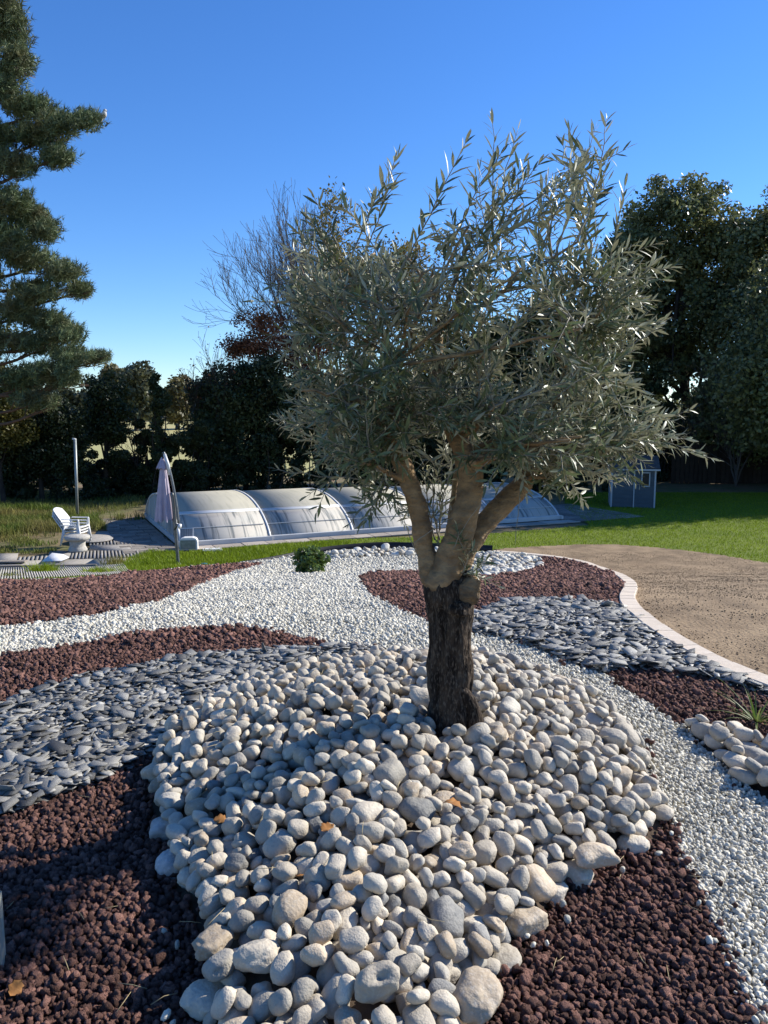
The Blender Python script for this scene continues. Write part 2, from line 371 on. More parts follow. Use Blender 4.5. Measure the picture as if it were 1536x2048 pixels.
# ---------------------------------------------------------------- loose gravel: one instanced mass per bed
def gn_scatter(name, pts, rots, scl, protos, parent=None):
    me = bpy.data.meshes.new(name); n = len(pts)
    me.vertices.add(n); me.vertices.foreach_set('co', np.ascontiguousarray(pts, np.float32).ravel())
    a = me.attributes.new('rot', 'FLOAT_VECTOR', 'POINT'); a.data.foreach_set('vector', np.ascontiguousarray(rots, np.float32).ravel())
    a = me.attributes.new('scl', 'FLOAT', 'POINT'); a.data.foreach_set('value', np.ascontiguousarray(scl, np.float32))
    a = me.attributes.new('pick', 'INT', 'POINT'); a.data.foreach_set('value', np.random.default_rng(n).integers(0, len(protos), n).astype(np.int32))
    me.update(); o = add(name, me, parent)
    ng = bpy.data.node_groups.new(name, 'GeometryNodeTree'); ng.interface.new_socket('Geometry', in_out='INPUT', socket_type='NodeSocketGeometry'); ng.interface.new_socket('Geometry', in_out='OUTPUT', socket_type='NodeSocketGeometry')
    N = ng.nodes; L = ng.links; gi = N.new('NodeGroupInput'); go = N.new('NodeGroupOutput')
    iop = N.new('GeometryNodeInstanceOnPoints'); L.new(gi.outputs[0], iop.inputs['Points'])
    gti = N.new('GeometryNodeGeometryToInstance')
    for p in protos[::-1]:
        oi = N.new('GeometryNodeObjectInfo'); oi.inputs['Object'].default_value = p; L.new(oi.outputs['Geometry'], gti.inputs[0])
    L.new(gti.outputs[0], iop.inputs['Instance']); iop.inputs['Pick Instance'].default_value = True
    def at_(nm, ty):
        q = N.new('GeometryNodeInputNamedAttribute'); q.data_type = ty; q.inputs['Name'].default_value = nm; return [s for s in q.outputs if s.enabled and s.name == 'Attribute'][0]
    L.new(at_('pick', 'INT'), iop.inputs['Instance Index']); L.new(at_('scl', 'FLOAT'), iop.inputs['Scale'])
    e2r = N.new('FunctionNodeEulerToRotation'); L.new(at_('rot', 'FLOAT_VECTOR'), e2r.inputs[0]); L.new(e2r.outputs[0], iop.inputs['Rotation'])
    L.new(iop.outputs[0], go.inputs[0])
    md = o.modifiers.new('scatter', 'NODES'); md.node_group = ng
    return o
def proto(name, V, F, m, smooth):          # never linked to the scene: only its mesh is read by the scatter
    return bpy.data.objects.new(name, mesh_arrays(name, V, F, MATS[m], smooth=smooth))
def chip_arrays(seed, jag, flat):
    r = np.random.default_rng(seed); V, F = ICO[2]; V = V * (1 + r.uniform(-jag, jag, (len(V), 1)))
    V = V * np.array([1, r.uniform(.65, .95), r.uniform(flat, .85)]); return V / np.abs(V).max(), F
LAVA_P = [proto('lava_stone', *chip_arrays(s, .36, .55), 'lava', False) for s in range(9)]
WHITE_P = [proto('white_chip', *chip_arrays(50 + s, .14, .45), 'white_stone', False) for s in range(9)]
def in_view(x, y, pad=620):
    px, py = proj(np.stack([x, y, hz(x, y)], -1)); return (px > -pad) & (px < 1536 + pad) & (py < 2048 + pad)
def gravel(name, key, poly, protos, size, seed, parent, layers=2, edge=None):
    rng = np.random.default_rng(seed); bx = bounds(poly); P = []; S = []
    for (ya, yb, k) in ((0, 3.4, 1.0), (3.4, 5.2, 1.15), (5.2, 8, 1.5), (8, 12, 2.0), (12, 19, 2.6)):
        a, b = max(bx[2], ya), min(bx[3], yb)
        if a >= b: continue
        st = size * k * .92
        for l in range(layers):
            X, Y = np.meshgrid(np.arange(bx[0], bx[1], st), np.arange(a, b, st)); x = X.ravel() + rng.uniform(-.5, .5, X.size) * st; y = Y.ravel() + rng.uniform(-.5, .5, X.size) * st
            m = in_view(x, y); x = x[m]; y = y[m]
            j = rng.normal(0, size * .8, (2, len(x)))          # ragged border: the stones mix over a stone or two
            m = region(x + j[0], y + j[1]) == RK[key]; x = x[m]; y = y[m]
            s = size * k * np.clip(np.exp(rng.normal(-.58, .28, len(x))), .25, 1.0)
            z = hz(x, y) + s * .25 + l * size * k * .42 + rng.uniform(0, .35, len(x)) * size * k
            z += .012 * (mnoise_v(x * 3, y * 3))
            P.append(np.stack([x, y, z], -1)); S.append(s)
    P = np.concatenate(P); S = np.concatenate(S); rot = rng.uniform(0, 6.283, (len(P), 3))
    o = gn_scatter(name, P, rot, S, protos, parent); o['kind'] = 'stuff'; return o, len(P)
def mnoise_v(x, y):
    return np.sin(x * 1.7 + 1.1 * np.sin(y * 1.3)) * .5 + np.sin(y * 2.3 + 1.7 * np.sin(x * .9)) * .5
NG = 0
def bed(name, stuff, key, poly, protos, size, m, label, cat, seed, cell=.05):
    global NG
    s = tag(add(name, region_sheet(name, key, m, bounds(poly), cell)), label, cat, kind='structure')
    o, n = gravel(stuff, key, poly, protos, size, seed, s); NG += n
    return s
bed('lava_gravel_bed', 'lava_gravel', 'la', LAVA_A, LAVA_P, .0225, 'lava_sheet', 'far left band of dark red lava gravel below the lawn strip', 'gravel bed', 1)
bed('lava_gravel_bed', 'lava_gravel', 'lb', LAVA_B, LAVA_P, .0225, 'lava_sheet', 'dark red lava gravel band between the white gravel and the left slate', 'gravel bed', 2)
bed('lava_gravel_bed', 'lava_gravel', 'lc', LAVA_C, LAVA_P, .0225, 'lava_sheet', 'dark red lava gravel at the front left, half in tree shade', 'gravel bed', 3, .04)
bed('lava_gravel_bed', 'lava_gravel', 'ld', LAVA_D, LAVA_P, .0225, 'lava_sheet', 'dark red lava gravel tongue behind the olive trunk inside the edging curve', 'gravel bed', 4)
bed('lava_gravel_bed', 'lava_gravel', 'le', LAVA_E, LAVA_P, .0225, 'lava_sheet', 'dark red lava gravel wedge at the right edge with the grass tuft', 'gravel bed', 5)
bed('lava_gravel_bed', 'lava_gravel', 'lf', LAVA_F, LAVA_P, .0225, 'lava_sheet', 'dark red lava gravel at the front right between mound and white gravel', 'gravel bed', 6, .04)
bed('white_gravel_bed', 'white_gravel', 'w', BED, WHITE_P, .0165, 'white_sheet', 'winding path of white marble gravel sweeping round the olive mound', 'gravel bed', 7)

# ---------------------------------------------------------------- slate chippings
def slate_arrays(seed):
    r = random.Random(seed); n = r.choice((3, 4, 4, 5, 5)); a0 = r.uniform(0, 6)
    el = r.uniform(.36, .85); pts = []
    for i in range(n):
        a = a0 + 6.283 * (i + r.uniform(-.33, .33)) / n; k = r.uniform(.68, 1.12); pts.append((math.cos(a) * k, math.sin(a) * k * el))
    th = r.uniform(.025, .055); V = []; tl = r.uniform(-.06, .06)
    for (x, y) in pts: V.append((x, y, -th + tl * x))
    for (x, y) in pts: V.append((x * r.uniform(.94, .99), y * r.uniform(.94, .99), th + tl * x))
    V.append((0, 0, th + .003)); V.append((0, 0, -th))
    F = []
    for i in range(n):
        j = (i + 1) % n; F += [(i, j, n + j), (i, n + j, n + i), (n + i, n + j, 2 * n), (j, i, 2 * n + 1)]
    return np.array(V), np.array(F)
SLATES = [slate_arrays(s) for s in range(14)]
SLATE_ME = [mesh_arrays('slate', V, F, MATS['slate']) for V, F in SLATES]
def slate_bed(key, poly, label, seed, size, n_parts=300):
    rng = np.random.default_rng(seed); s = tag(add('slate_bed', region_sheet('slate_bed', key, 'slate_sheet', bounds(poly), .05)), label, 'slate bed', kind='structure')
    bx = bounds(poly); rec = []
    for l in range(4):
        st = size * .9
        X, Y = np.meshgrid(np.arange(bx[0], bx[1], st), np.arange(bx[2], bx[3], st)); x = X.ravel() + rng.uniform(-.6, .6, X.size) * st; y = Y.ravel() + rng.uniform(-.6, .6, X.size) * st
        m = in_view(x, y) & (region(x, y) == RK[key]); x = x[m]; y = y[m]
        for a, b in zip(x, y):
            sz = size * float(np.clip(np.exp(rng.normal(-.15, .45)), .35, 2.2))
            rec.append((a, b, l, sz))
    rec = np.array(rec); z = hz(rec[:, 0], rec[:, 1]) + .008 + rec[:, 2] * .011 + rng.uniform(0, .012, len(rec))
    tilt = rng.normal(0, .14, (len(rec), 2)) + np.where(rng.random((len(rec), 1)) < .06, rng.normal(0, .5, (len(rec), 2)), 0); yaw = rng.uniform(0, 6.283, len(rec))
    px, py = proj(np.stack([rec[:, 0], rec[:, 1], z], -1)); dep = np.hypot(rec[:, 1], 1.6)
    seen = (px > 0) & (px < 1536) & (py < 2048) & (rec[:, 2] >= 2)
    score = np.where(seen, rec[:, 3] / dep, 0); top = set(np.argsort(-score)[:n_parts].tolist())
    Vs, Fs, At = [], [], []; off = 0
    for i in range(len(rec)):
        k = int(rng.integers(len(SLATES))); e = Matrix.Rotation(yaw[i], 3, 'Z'); q = (Matrix.Rotation(tilt[i, 0], 3, 'X') @ Matrix.Rotation(tilt[i, 1], 3, 'Y') @ e)
        if i in top:
            o = add('slate', SLATE_ME[k], s, (rec[i, 0], rec[i, 1], z[i] + .008)); o.rotation_euler = q.to_euler(); o.scale = (rec[i, 3],) * 3
        else:
            V, F = SLATES[k]; Vs.append(V @ np.array(q).T * rec[i, 3] + (rec[i, 0], rec[i, 1], z[i])); Fs.append(F + off); off += len(V); At.append(np.full(len(V), rng.random()))
    o = add('slate_chippings', mesh_arrays('slate_chippings', np.concatenate(Vs), np.concatenate(Fs), MATS['slate_mass'], attr={'rnd': np.concatenate(At)}), s); o['kind'] = 'stuff'
    return len(rec)
mat('slate_mass', (.215,.205,.178), (.14,.135,.12), 9, .5, .35, 40, rnd=.75, attr='rnd', c3=(.34,.325,.285), spec=.5)
n1 = slate_bed('sl', SLATE_L, 'bed of flat blue-grey slate chippings left of the pebble mound', 11, .037)
n2 = slate_bed('sr', SLATE_R, 'bed of flat blue-grey slate chippings right of the trunk beside the edging', 12, .047)
print('gravel', NG, 'slate', n1, n2)

# ---------------------------------------------------------------- pebbles
PEB = [pebble_arrays(100 + i, 3) for i in range(NPEB)]
PEB_AX = np.array([np.abs(V).max(0) for V, F in PEB])
PEB_ME = {}
def peb_me(k, m):
    if (k, m) not in PEB_ME: PEB_ME[(k, m)] = mesh_arrays('pebble', PEB[k][0], PEB[k][1], MATS[m], smooth=True)
    return PEB_ME[(k, m)]
def place_pebbles(parent, stones, mix, rng, n_parts=300):
    """the stones that show largest become parts, the rest one mass per colour"""
    P = np.array([(s[2], s[3], s[4]) for s in stones]); S = np.array([s[1] for s in stones])
    px, py = proj(P); seen = (px > -30) & (px < 1566) & (py < 2080)
    # a stone counts as seen when nothing lies on it
    hid = np.zeros(len(P))
    for i in range(len(P)):
        d = np.hypot(P[i + 1:, 0] - P[i, 0], P[i + 1:, 1] - P[i, 1]); hid[i] = ((d < .7 * S[i]) & (P[i + 1:, 2] > P[i, 2])).sum()
    score = np.where(seen, S / np.hypot(P[:, 1], 1.4), 0) / (1 + 3 * hid); top = set(np.argsort(-score)[:n_parts].tolist())
    rest = {}
    for i, (k, s, x, y, z, M) in enumerate(stones):
        m = mix[int(rng.choice(len(mix), p=[w for _, w in mix]))][0]
        if i in top:
            o = add('pebble', peb_me(k, m), parent, (x, y, z)); o.rotation_euler = Matrix(M.tolist()).to_euler(); o.scale = (s, s, s * rng.uniform(.92, 1.08))
        else:
            rest.setdefault(m, []).append((PEB[k][0] @ M.T * s + (x, y, z), PEB[k][1]))
    for m, L in rest.items():
        off = np.cumsum([0] + [len(v) for v, f in L[:-1]])
        at_ = np.concatenate([np.full(len(v), rng.random()) for v, f in L])
        o = add('small_pebbles', mesh_arrays('small_pebbles', np.concatenate([v for v, f in L]), np.concatenate([f + q for (v, f), q in zip(L, off)]), MATS[m + '_mass'], smooth=True, attr={'rnd': at_}), parent); o['kind'] = 'stuff'
for nm, a in (('cream', ((.50,.435,.335), (.42,.37,.295), (.56,.50,.395))), ('grey', ((.37,.34,.285), (.43,.385,.305), (.31,.29,.25))), ('dark', ((.20,.195,.18), (.30,.28,.24), (.13,.13,.125))), ('tan', ((.45,.36,.25), (.38,.305,.22), (.52,.46,.37))), ('white', ((.58,.545,.45), (.50,.47,.39), (.62,.59,.51)))):
    mat('pebble_%s_mass' % nm, a[0], a[1], 16, .68, .25, 120, rnd=.24, attr='rnd', c3=a[2], spec=.3)
rng = np.random.default_rng(21)
heap = Heap(-1.6, 1.7, 1.1, 5.1, .008, hz)
for (px, py, s, up, yaw, seed, m, lab) in BOULDERS:
    U, F = pebble_arrays(seed, 4, .025, kind='ring' if m == 'ring' else None); V = U * s; d = ray(px, py); t = .5; zt = V[:, 2].max()
    lift = zt * (2 * up - 1) + (.085 if m == 'ring' or up > .65 else .012)
    while True:
        q = np.array([0, 0, CAM_Z]) + d * t
        if q[2] <= hz(q[0], q[1]) + lift: break
        t += .004
    z = float(hz(q[0], q[1])) + lift
    o = tag(add('boulder', mesh_arrays('boulder', U, F, MATS[BOULDER_MAT[m]], smooth=True), loc=(q[0], q[1], z), rot=(0, 0, R(yaw)), scale=s), lab, 'boulder', 'larger boulders round the pebble mound')
    M = np.array(Matrix.Rotation(R(yaw), 3, 'Z')); r = heap.rest(q[0], q[1], np.abs(V).max(0), M)
    if r: heap.put((z,) + r[1:])
stones = fill_stones(heap, MOUND, 2000, .0385, .23, .022, .068, PEB_AX, rng, tries=7, margin=.03, keep=lambda x, y: (np.hypot(x - TREE[0], y - TREE[1]) > .115) & (y > 1.2))
ms = tag(add('pebble_mound', region_sheet('pebble_mound', 'mound', 'soil', bounds(MOUND), .04)), 'mound of rounded cream and grey pebbles heaped round the olive trunk', 'pebble mound', kind='structure')
place_pebbles(ms, stones, [('pebble_cream', .56), ('pebble_grey', .27), ('pebble_tan', .10), ('pebble_dark', .07)], rng)
def patch(name, key, poly, n, smean, label, seed, mix, base='soil', n_parts=300, smax=.09):
    rg = np.random.default_rng(seed); bx = bounds(poly); h = Heap(*bx, .012, hz)
    st = fill_stones(h, poly, n, smean, .25, smean * .6, smax, PEB_AX, rg, tries=5, margin=.01, keep=lambda x, y: in_view(x, y))
    s = tag(add(name, region_sheet(name, key, base, bx, .05)), label, 'pebble patch', kind='structure')
    place_pebbles(s, st, mix, rg, n_parts)
patch('pebble_patch', 'pb', PEB_BACK, 330, .066, 'patch of white pebbles behind the olive trunk below the lawn', 31, [('pebble_white', .85), ('pebble_cream', .15)], smax=.14)
patch('pebble_patch', 'pw', PEB_ROW, 110, .07, 'row of white pebbles along the black edging strip', 32, [('pebble_white', .9), ('pebble_cream', .1)], smax=.14)
patch('pebble_patch', 'pr', PEB_RIGHT, 75, .047, 'patch of cream pebbles at the right edge beside the white gravel', 33, [('pebble_cream', .8), ('pebble_grey', .15), ('pebble_tan', .05)], smax=.1)

# ---------------------------------------------------------------- stone edging, black strip
root = empty('stone_edging', gp(1247, 1170)); tag(root, 'curved edging of pale travertine blocks between lava gravel and bare earth', 'edging')
def resample(P, step):
    P = np.asarray(P, float); d = np.concatenate([[0], np.cumsum(np.linalg.norm(np.diff(P, axis=0), axis=1))]); n = max(2, int(d[-1] / step) + 1)
    s = np.linspace(0, d[-1], n); return np.stack([np.interp(s, d, P[:, k]) for k in range(P.shape[1])], -1)
def open_cr(P, n=8):
    P = [np.array(p, float) for p in P]; P = [2 * P[0] - P[1]] + P + [2 * P[-1] - P[-2]]; o = []
    for i in range(1, len(P) - 2):
        for t in np.linspace(0, 1, n, endpoint=False):
            p0, p1, p2, p3 = P[i - 1:i + 3]; o.append(.5 * ((2 * p1) + (-p0 + p2) * t + (2 * p0 - 5 * p1 + 4 * p2 - p3) * t * t + (-p0 + 3 * p1 - 3 * p2 + p3) * t ** 3))
    return np.array(o + [P[-2]])
inn = resample(open_cr(gpoly(EDGE_IN)), .01)
tan_ = np.gradient(inn, axis=0); tan_ /= np.linalg.norm(tan_, axis=1)[:, None]; nor = np.stack([-tan_[:, 1], tan_[:, 0]], -1)
if (nor[len(nor) // 2] @ np.array([1, .3])) < 0: nor = -nor
W_ED = .145; L_ED = .10
rr = random.Random(5); i = 0
while i < len(inn) - 22:
    k = 10 if True else 0; a, b = i, min(i + 20, len(inn) - 1)
    w = W_ED * rr.uniform(.97, 1.02); top = .052 + rr.uniform(-.002, .002); V = []
    for (q, e) in ((a, .0006), (b, -.0006)):
        p = inn[q] + tan_[q] * e
        for (o_, hgt) in ((0.0, -.05), (0.0, top - .006), (.006, top), (w - .006, top), (w, top - .006), (w, -.05)):
            x, y = p + nor[q] * o_; V.append((x, y, float(gz(y)) + hgt))
    F = [(j, j + 1, j + 7, j + 6) for j in range(5)]
    me = bpy.data.meshes.new('edging_block'); me.from_pydata([Vector(v) - root.location for v in V], [], F + [(5, 4, 3, 2, 1, 0), (6, 7, 8, 9, 10, 11)]); me.materials.append(MATS['travertine'])
    if i * 1.0 < 1e9 : add('edging_block', me, root)
    i += 20
def ribbon(name, pts, h0, h1, th, m, parent=None):
    P = resample(open_cr(gpoly(pts)), .15); T = np.gradient(P, axis=0); T /= np.linalg.norm(T, axis=1)[:, None]; Nn = np.stack([-T[:, 1], T[:, 0]], -1); V = []; F = []
    for i, p in enumerate(P):
        tp = h0 + (h1 - h0) * (.45 + .55 * min(1, (len(P) - 1 - i) / 22)) if h1 > .1 else h1
        for (s, h) in ((-th, h0), (-th, tp), (th, tp), (th, h0)): q = p + Nn[i] * s; V.append((q[0], q[1], float(gz(q[1])) + h))
        if i: F += [((i - 1) * 4 + j, i * 4 + j, i * 4 + (j + 1) % 4, (i - 1) * 4 + (j + 1) % 4) for j in range(4)]
    return add(name, mesh_arrays(name, np.array(V), np.array(F), MATS[m]), parent)
tag(ribbon('edging_strip', [(985,1106),(930,1103),(870,1101),(760,1099),(650,1105),(560,1118),(480,1128)], -.05, .17, .012, 'black_edge'), 'low black plastic edging strip along the back of the planting bed', 'edging')
tag(ribbon('edging_strip', [(478,1128.5),(350,1140.5),(260,1149),(200,1158),(100,1164.5),(0,1166),(-200,1180)], -.05, .035, .02, 'mortar'), 'thin pale stone edge between far left lava gravel and grass', 'edging')
# ---------------------------------------------------------------- tubes and leaves
def tube(pts, rad, seg=8, cap=True, rough=0.0, freq=6.0, seed=0, furrow=0.0):
    P = np.asarray(pts, float); n = len(P); rad = np.asarray(rad, float)
    T = np.gradient(P, axis=0); T /= np.linalg.norm(T, axis=1)[:, None] + 1e-12
    u = np.cross(T[0], [0, 0, 1.0]); u = u if np.linalg.norm(u) > 1e-3 else np.array([1., 0, 0]); u /= np.linalg.norm(u)
    ang = np.arange(seg) * 2 * np.pi / seg; V = []
    for i in range(n):
        u = u - T[i] * (u @ T[i]); u /= np.linalg.norm(u); v = np.cross(T[i], u)
        ring = np.cos(ang)[:, None] * u + np.sin(ang)[:, None] * v; r = np.full(seg, rad[i])
        if rough or furrow:
            for j in range(seg):
                q = Vector(P[i] + ring[j] * rad[i])
                k = rough * mnoise.noise(q * freq + Vector((seed, 0, 0))) + .5 * rough * mnoise.noise(q * freq * 2.7 + Vector((0, seed, 0)))
                if furrow:
                    f = mnoise.noise(Vector((math.cos(ang[j]) * 3.4, math.sin(ang[j]) * 3.4, q.z * 3.2 + seed))) ; k += furrow * (1 - 2 * abs(f) * 1.6)
                    k += furrow * .45 * mnoise.noise(Vector((math.cos(ang[j]) * 11, math.sin(ang[j]) * 11, q.z * 9 + seed)))
                r[j] *= 1 + k
        V.append(P[i] + ring * r[:, None])
    V = np.concatenate(V); i = np.arange(n * seg).reshape(n, seg); a = i[:-1]; b = i[1:]
    F = np.stack([a, np.roll(a, -1, 1), np.roll(b, -1, 1), b], -1).reshape(-1, 4)
    if cap:
        V = np.concatenate([V, P[:1], P[-1:]]); c0, c1 = n * seg, n * seg + 1; s = np.arange(seg); s1 = np.roll(s, -1)
        F = np.concatenate([F, np.stack([np.full(seg, c0), s1, s, s], -1)[:, [0, 1, 2, 2]], np.stack([np.full(seg, c1), i[-1][s], i[-1][s1], i[-1][s1]], -1)])
    return V, F
def tri(F):   # quads (with a doubled last corner for triangles) to triangles
    F = np.asarray(F); 
    if F.shape[1] == 3: return F
    q = F[F[:, 2] != F[:, 3]]; t = F[F[:, 2] == F[:, 3]][:, :3]
    return np.concatenate([q[:, [0, 1, 2]], q[:, [0, 2, 3]], t])
class Soup:
    def __init__(s): s.V = []; s.F = []; s.A = []; s.n = 0
    def add(s, V, F, a=0.5):
        s.V.append(V); s.F.append(tri(F) + s.n); s.n += len(V); s.A.append(np.full(len(V), a) if np.isscalar(a) else a)
    def mesh(s, name, m, smooth=True): return mesh_arrays(name, np.concatenate(s.V), np.concatenate(s.F), MATS[m], smooth, {'rnd': np.concatenate(s.A)})
def spline(P, n=6): return open_cr(P, n)

mat('olive_bark', (.060,.043,.030), (.018,.013,.010), 26, .95, 1.0, 70, c3=(.17,.135,.10), stretch=(1,1,.32), lo=.42, hi=.58, spec=.15)
mat('olive_limb', (.37,.25,.13), (.17,.11,.06), 13, .85, 1.0, 34, c3=(.20,.15,.095), stretch=(1,1,1.7), spec=.2)
mat('olive_cut', (.42,.30,.18), (.25,.17,.10), 40, .9, .4, 90)
mat('olive_twig', (.30,.27,.21), (.22,.20,.15), 20, .8)
mat('olive_leaf', (.15,.172,.066), (.092,.112,.043), 12, .48, rnd=.45, transl=.12, spec=.55, back=(.38,.37,.24))
mat('olive_leaf_mass', (.15,.172,.066), (.092,.112,.043), 12, .48, rnd=.45, attr='rnd', transl=.12, spec=.55, back=(.38,.37,.24))
def bark_foot(m):      # rough dark bark climbs a little way up the limbs, with a ragged border
    N = m.node_tree.nodes; L = m.node_tree.links; b = N['Principled BSDF']; src = b.inputs['Base Color'].links[0].from_socket
    tc = N.new('ShaderNodeTexCoord'); sx = N.new('ShaderNodeSeparateXYZ'); L.new(tc.outputs['Object'], sx.inputs[0]); n = N.new('ShaderNodeTexNoise'); n.inputs['Scale'].default_value = 14; n.inputs['Detail'].default_value = 6; L.new(tc.outputs['Object'], n.inputs[0])
    ma = N.new('ShaderNodeMath'); ma.operation = 'MULTIPLY_ADD'; ma.inputs[1].default_value = .5; L.new(n.outputs[0], ma.inputs[0]); L.new(sx.outputs[2], ma.inputs[2])
    r = N.new('ShaderNodeMapRange'); r.inputs[1].default_value = .80; r.inputs[2].default_value = .98; L.new(ma.outputs[0], r.inputs[0])
    mx = N.new('ShaderNodeMix'); mx.data_type = 'RGBA'; i = [q for q in mx.inputs if q.type == 'RGBA']; L.new(r.outputs[0], mx.inputs['Factor']); i[0].default_value = (.055, .04, .028, 1); L.new(src, i[1]); L.new([q for q in mx.outputs if q.type == 'RGBA'][0], b.inputs['Base Color'])
bark_foot(MATS['olive_limb'])
YT = 3.2; KP = YT / FPX
olive = empty('olive_tree', (TREE[0], TREE[1], float(hz(TREE[0], TREE[1])))); tag(olive, 'gnarled olive tree with silvery leaves standing on the pebble mound', 'tree')
OL = np.array(olive.location)
def opart(name, V, F, m, smooth=True, parent=None):
    q = np.asarray(F); me = mesh_arrays(name, V - OL, tri(q), MATS[m], smooth); return add(name, me, parent or olive)
def limb(pts, dense=8):
    """(px, py, width px, depth offset) -> centre line and radii"""
    P = np.array([at(a, b, YT + d) for a, b, w, d in pts]); W = np.array([[w * (.9 if b < 1140 else 1.0) * (YT + d) / FPX / 2] for a, b, w, d in pts])
    q = open_cr(np.concatenate([P, W], 1), dense); return q[:, :3], q[:, 3]
P, r_ = limb([(902,1500,108,0),(902,1450,98,0),(900,1415,91,0),(899,1370,85,0),(901,1320,86,0),(901,1270,84,0),(900,1225,86,0),(899,1190,92,0),(896,1160,88,0),(892,1138,66,0),(890,1128,40,0)], 10)
trunk = opart('trunk', *tube(P, r_, 72, True, .17, 6.5, 3, .11), 'olive_bark')
pr = at(950,1425,YT); V, F = tube(open_cr([at(915,1370,YT-.06), at(940,1408,YT-.06), at(948,1440,YT-.05), at(950,1475,YT-.05)], 6), np.linspace(.025, .045, 19), 20, True, .15, 14, 5, .1); opart('root', V, F, 'olive_bark', parent=None)
V, F = pebble_arrays(777, 4, .05); V = V[:, [1, 2, 0]] * .062 + at(937, 1182, YT - .085); opart('burl', V, F, 'olive_limb')
V, F = pebble_arrays(778, 4, .05); V = V * .058 + at(918, 1215, YT - .085); opart('burl', V, F, 'olive_bark')
LIMBS = {}
LIMBS['mid'] = limb([(886,1176,72,.01),(891,1150,76,-.02),(903,1115,70,-.03),(917,1075,64,-.04),(930,1030,60,-.05),(939,985,56,-.05),(941,945,56,-.05),(928,905,46,-.04),(908,860,42,-.02),(890,815,36,0),(880,770,30,.02),(876,720,22,.05),(880,660,14,.08)])
LIMBS['left'] = limb([(876,1172,46,.0),(862,1145,50,.0),(850,1100,44,0),(843,1050,42,-.01),(832,1005,42,-.03),(818,965,40,-.04),(802,925,40,-.05),(788,890,34,-.05),(770,850,24,-.04),(735,790,17,-.02),(700,720,12,0),(680,640,9,0)])
LIMBS['right'] = limb([(905,1160,64,.06),(925,1110,54,.08),(952,1068,50,.10),(985,1030,48,.13),(1015,1000,48,.16),(1042,972,44,.18),(1062,940,30,.2),(1085,890,20,.22),(1110,820,15,.22),(1130,740,10,.22)])
LIMBS['back'] = limb([(886,1160,40,.08),(893,1100,26,.14),(903,1050,22,.2),(908,1000,18,.24),(915,940,15,.28),(935,860,12,.3),(960,770,9,.3)])
LIMBS['stub'] = limb([(938,950,40,-.05),(955,925,34,-.07),(975,908,32,-.09),(1000,894,32,-.10),(1004,892,29,-.10)])
LIMBS['left_fork'] = limb([(800,922,34,-.05),(790,885,30,-.1),(786,862,26,-.14),(790,800,15,-.2),(800,720,10,-.25)])
for n_, (P, r_) in LIMBS.items(): opart('limb', *tube(P, r_, 28, True, .20, 15, len(n_) * 3.1, .035), 'olive_limb')
cut = LIMBS['stub'][0][-1]; dirc = LIMBS['stub'][0][-1] - LIMBS['stub'][0][-5]; dirc /= np.linalg.norm(dirc)
V, F = tube([cut - dirc * .004, cut + dirc * .004], [.031, .029], 20, True, .1, 30, 2); opart('cut_end', V, F, 'olive_cut')
c2 = at(944, 925, YT - .14); V, F = pebble_arrays(780, 3, .08); opart('cut_end', V * .02 + c2, F, 'olive_cut')

# secondary boughs through the crown, then shoots, then leaves
rs = random.Random(42); nr = np.random.default_rng(42)
NODES = [(p, r) for k in ('mid', 'left', 'right', 'back', 'left_fork') for p, r in zip(*LIMBS[k]) if p[2] > 1.30]
bough_s = Soup(); BN = []
def grow(p0, p1, r0, r1, bow, n=9, wig=.015):
    p0 = np.array(p0); p1 = np.array(p1); L = np.linalg.norm(p1 - p0)
    mid = (p0 + p1) / 2 + np.array([nr.normal(0, wig * 2), nr.normal(0, wig * 2), bow * L])
    t = np.linspace(0, 1, n)[:, None]; P = (1 - t) ** 2 * p0 + 2 * t * (1 - t) * mid + t ** 2 * p1
    P[1:-1] += nr.normal(0, wig * .25, (n - 2, 3)); return P, np.linspace(r0, r1, n)
BOUGH_T = [(620,520),(640,650),(630,780),(700,530),(720,880),(780,490),(760,600),(860,520),(860,620),(950,480),(960,580),(1060,430),(1060,540),(1150,470),(1130,640),(1180,760),(1210,600),(1000,700),(1150,880),(1060,860),(980,820),(1220,880),(700,760),(820,780),(900,720),(660,900),(1090,950)]
for (px, py) in BOUGH_T:
    for rep in range(2):
        dy = nr.uniform(-.5, .5); p1 = at(px + nr.normal(0, 18), py + nr.normal(0, 18), YT + dy)
        cand = [(np.linalg.norm(p - p1) + max(0, p[2] - p1[2] + .1) * 2, p, r) for p, r in NODES]; _, p0, r0 = min(cand, key=lambda c: c[0])
        P, rr_ = grow(p0, p1, min(.013, r0 * .7), .0045, nr.uniform(-.05, .15)); bough_s.add(*tube(P, rr_, 7), nr.random()); BN += [(q, w) for q, w in zip(P[2:], rr_[2:])]
BN += [(p, r * .5) for p, r in NODES if r < .03]
BNp = np.array([b[0] for b in BN])
twig_s = Soup(); LEAVES = []   # (base, dir, normal, length, width, curl)
def leaf(b, d, n, L):
    LEAVES.append((b, d / np.linalg.norm(d), n, L, L * nr.uniform(.145, .205), nr.normal(.10, .16)))
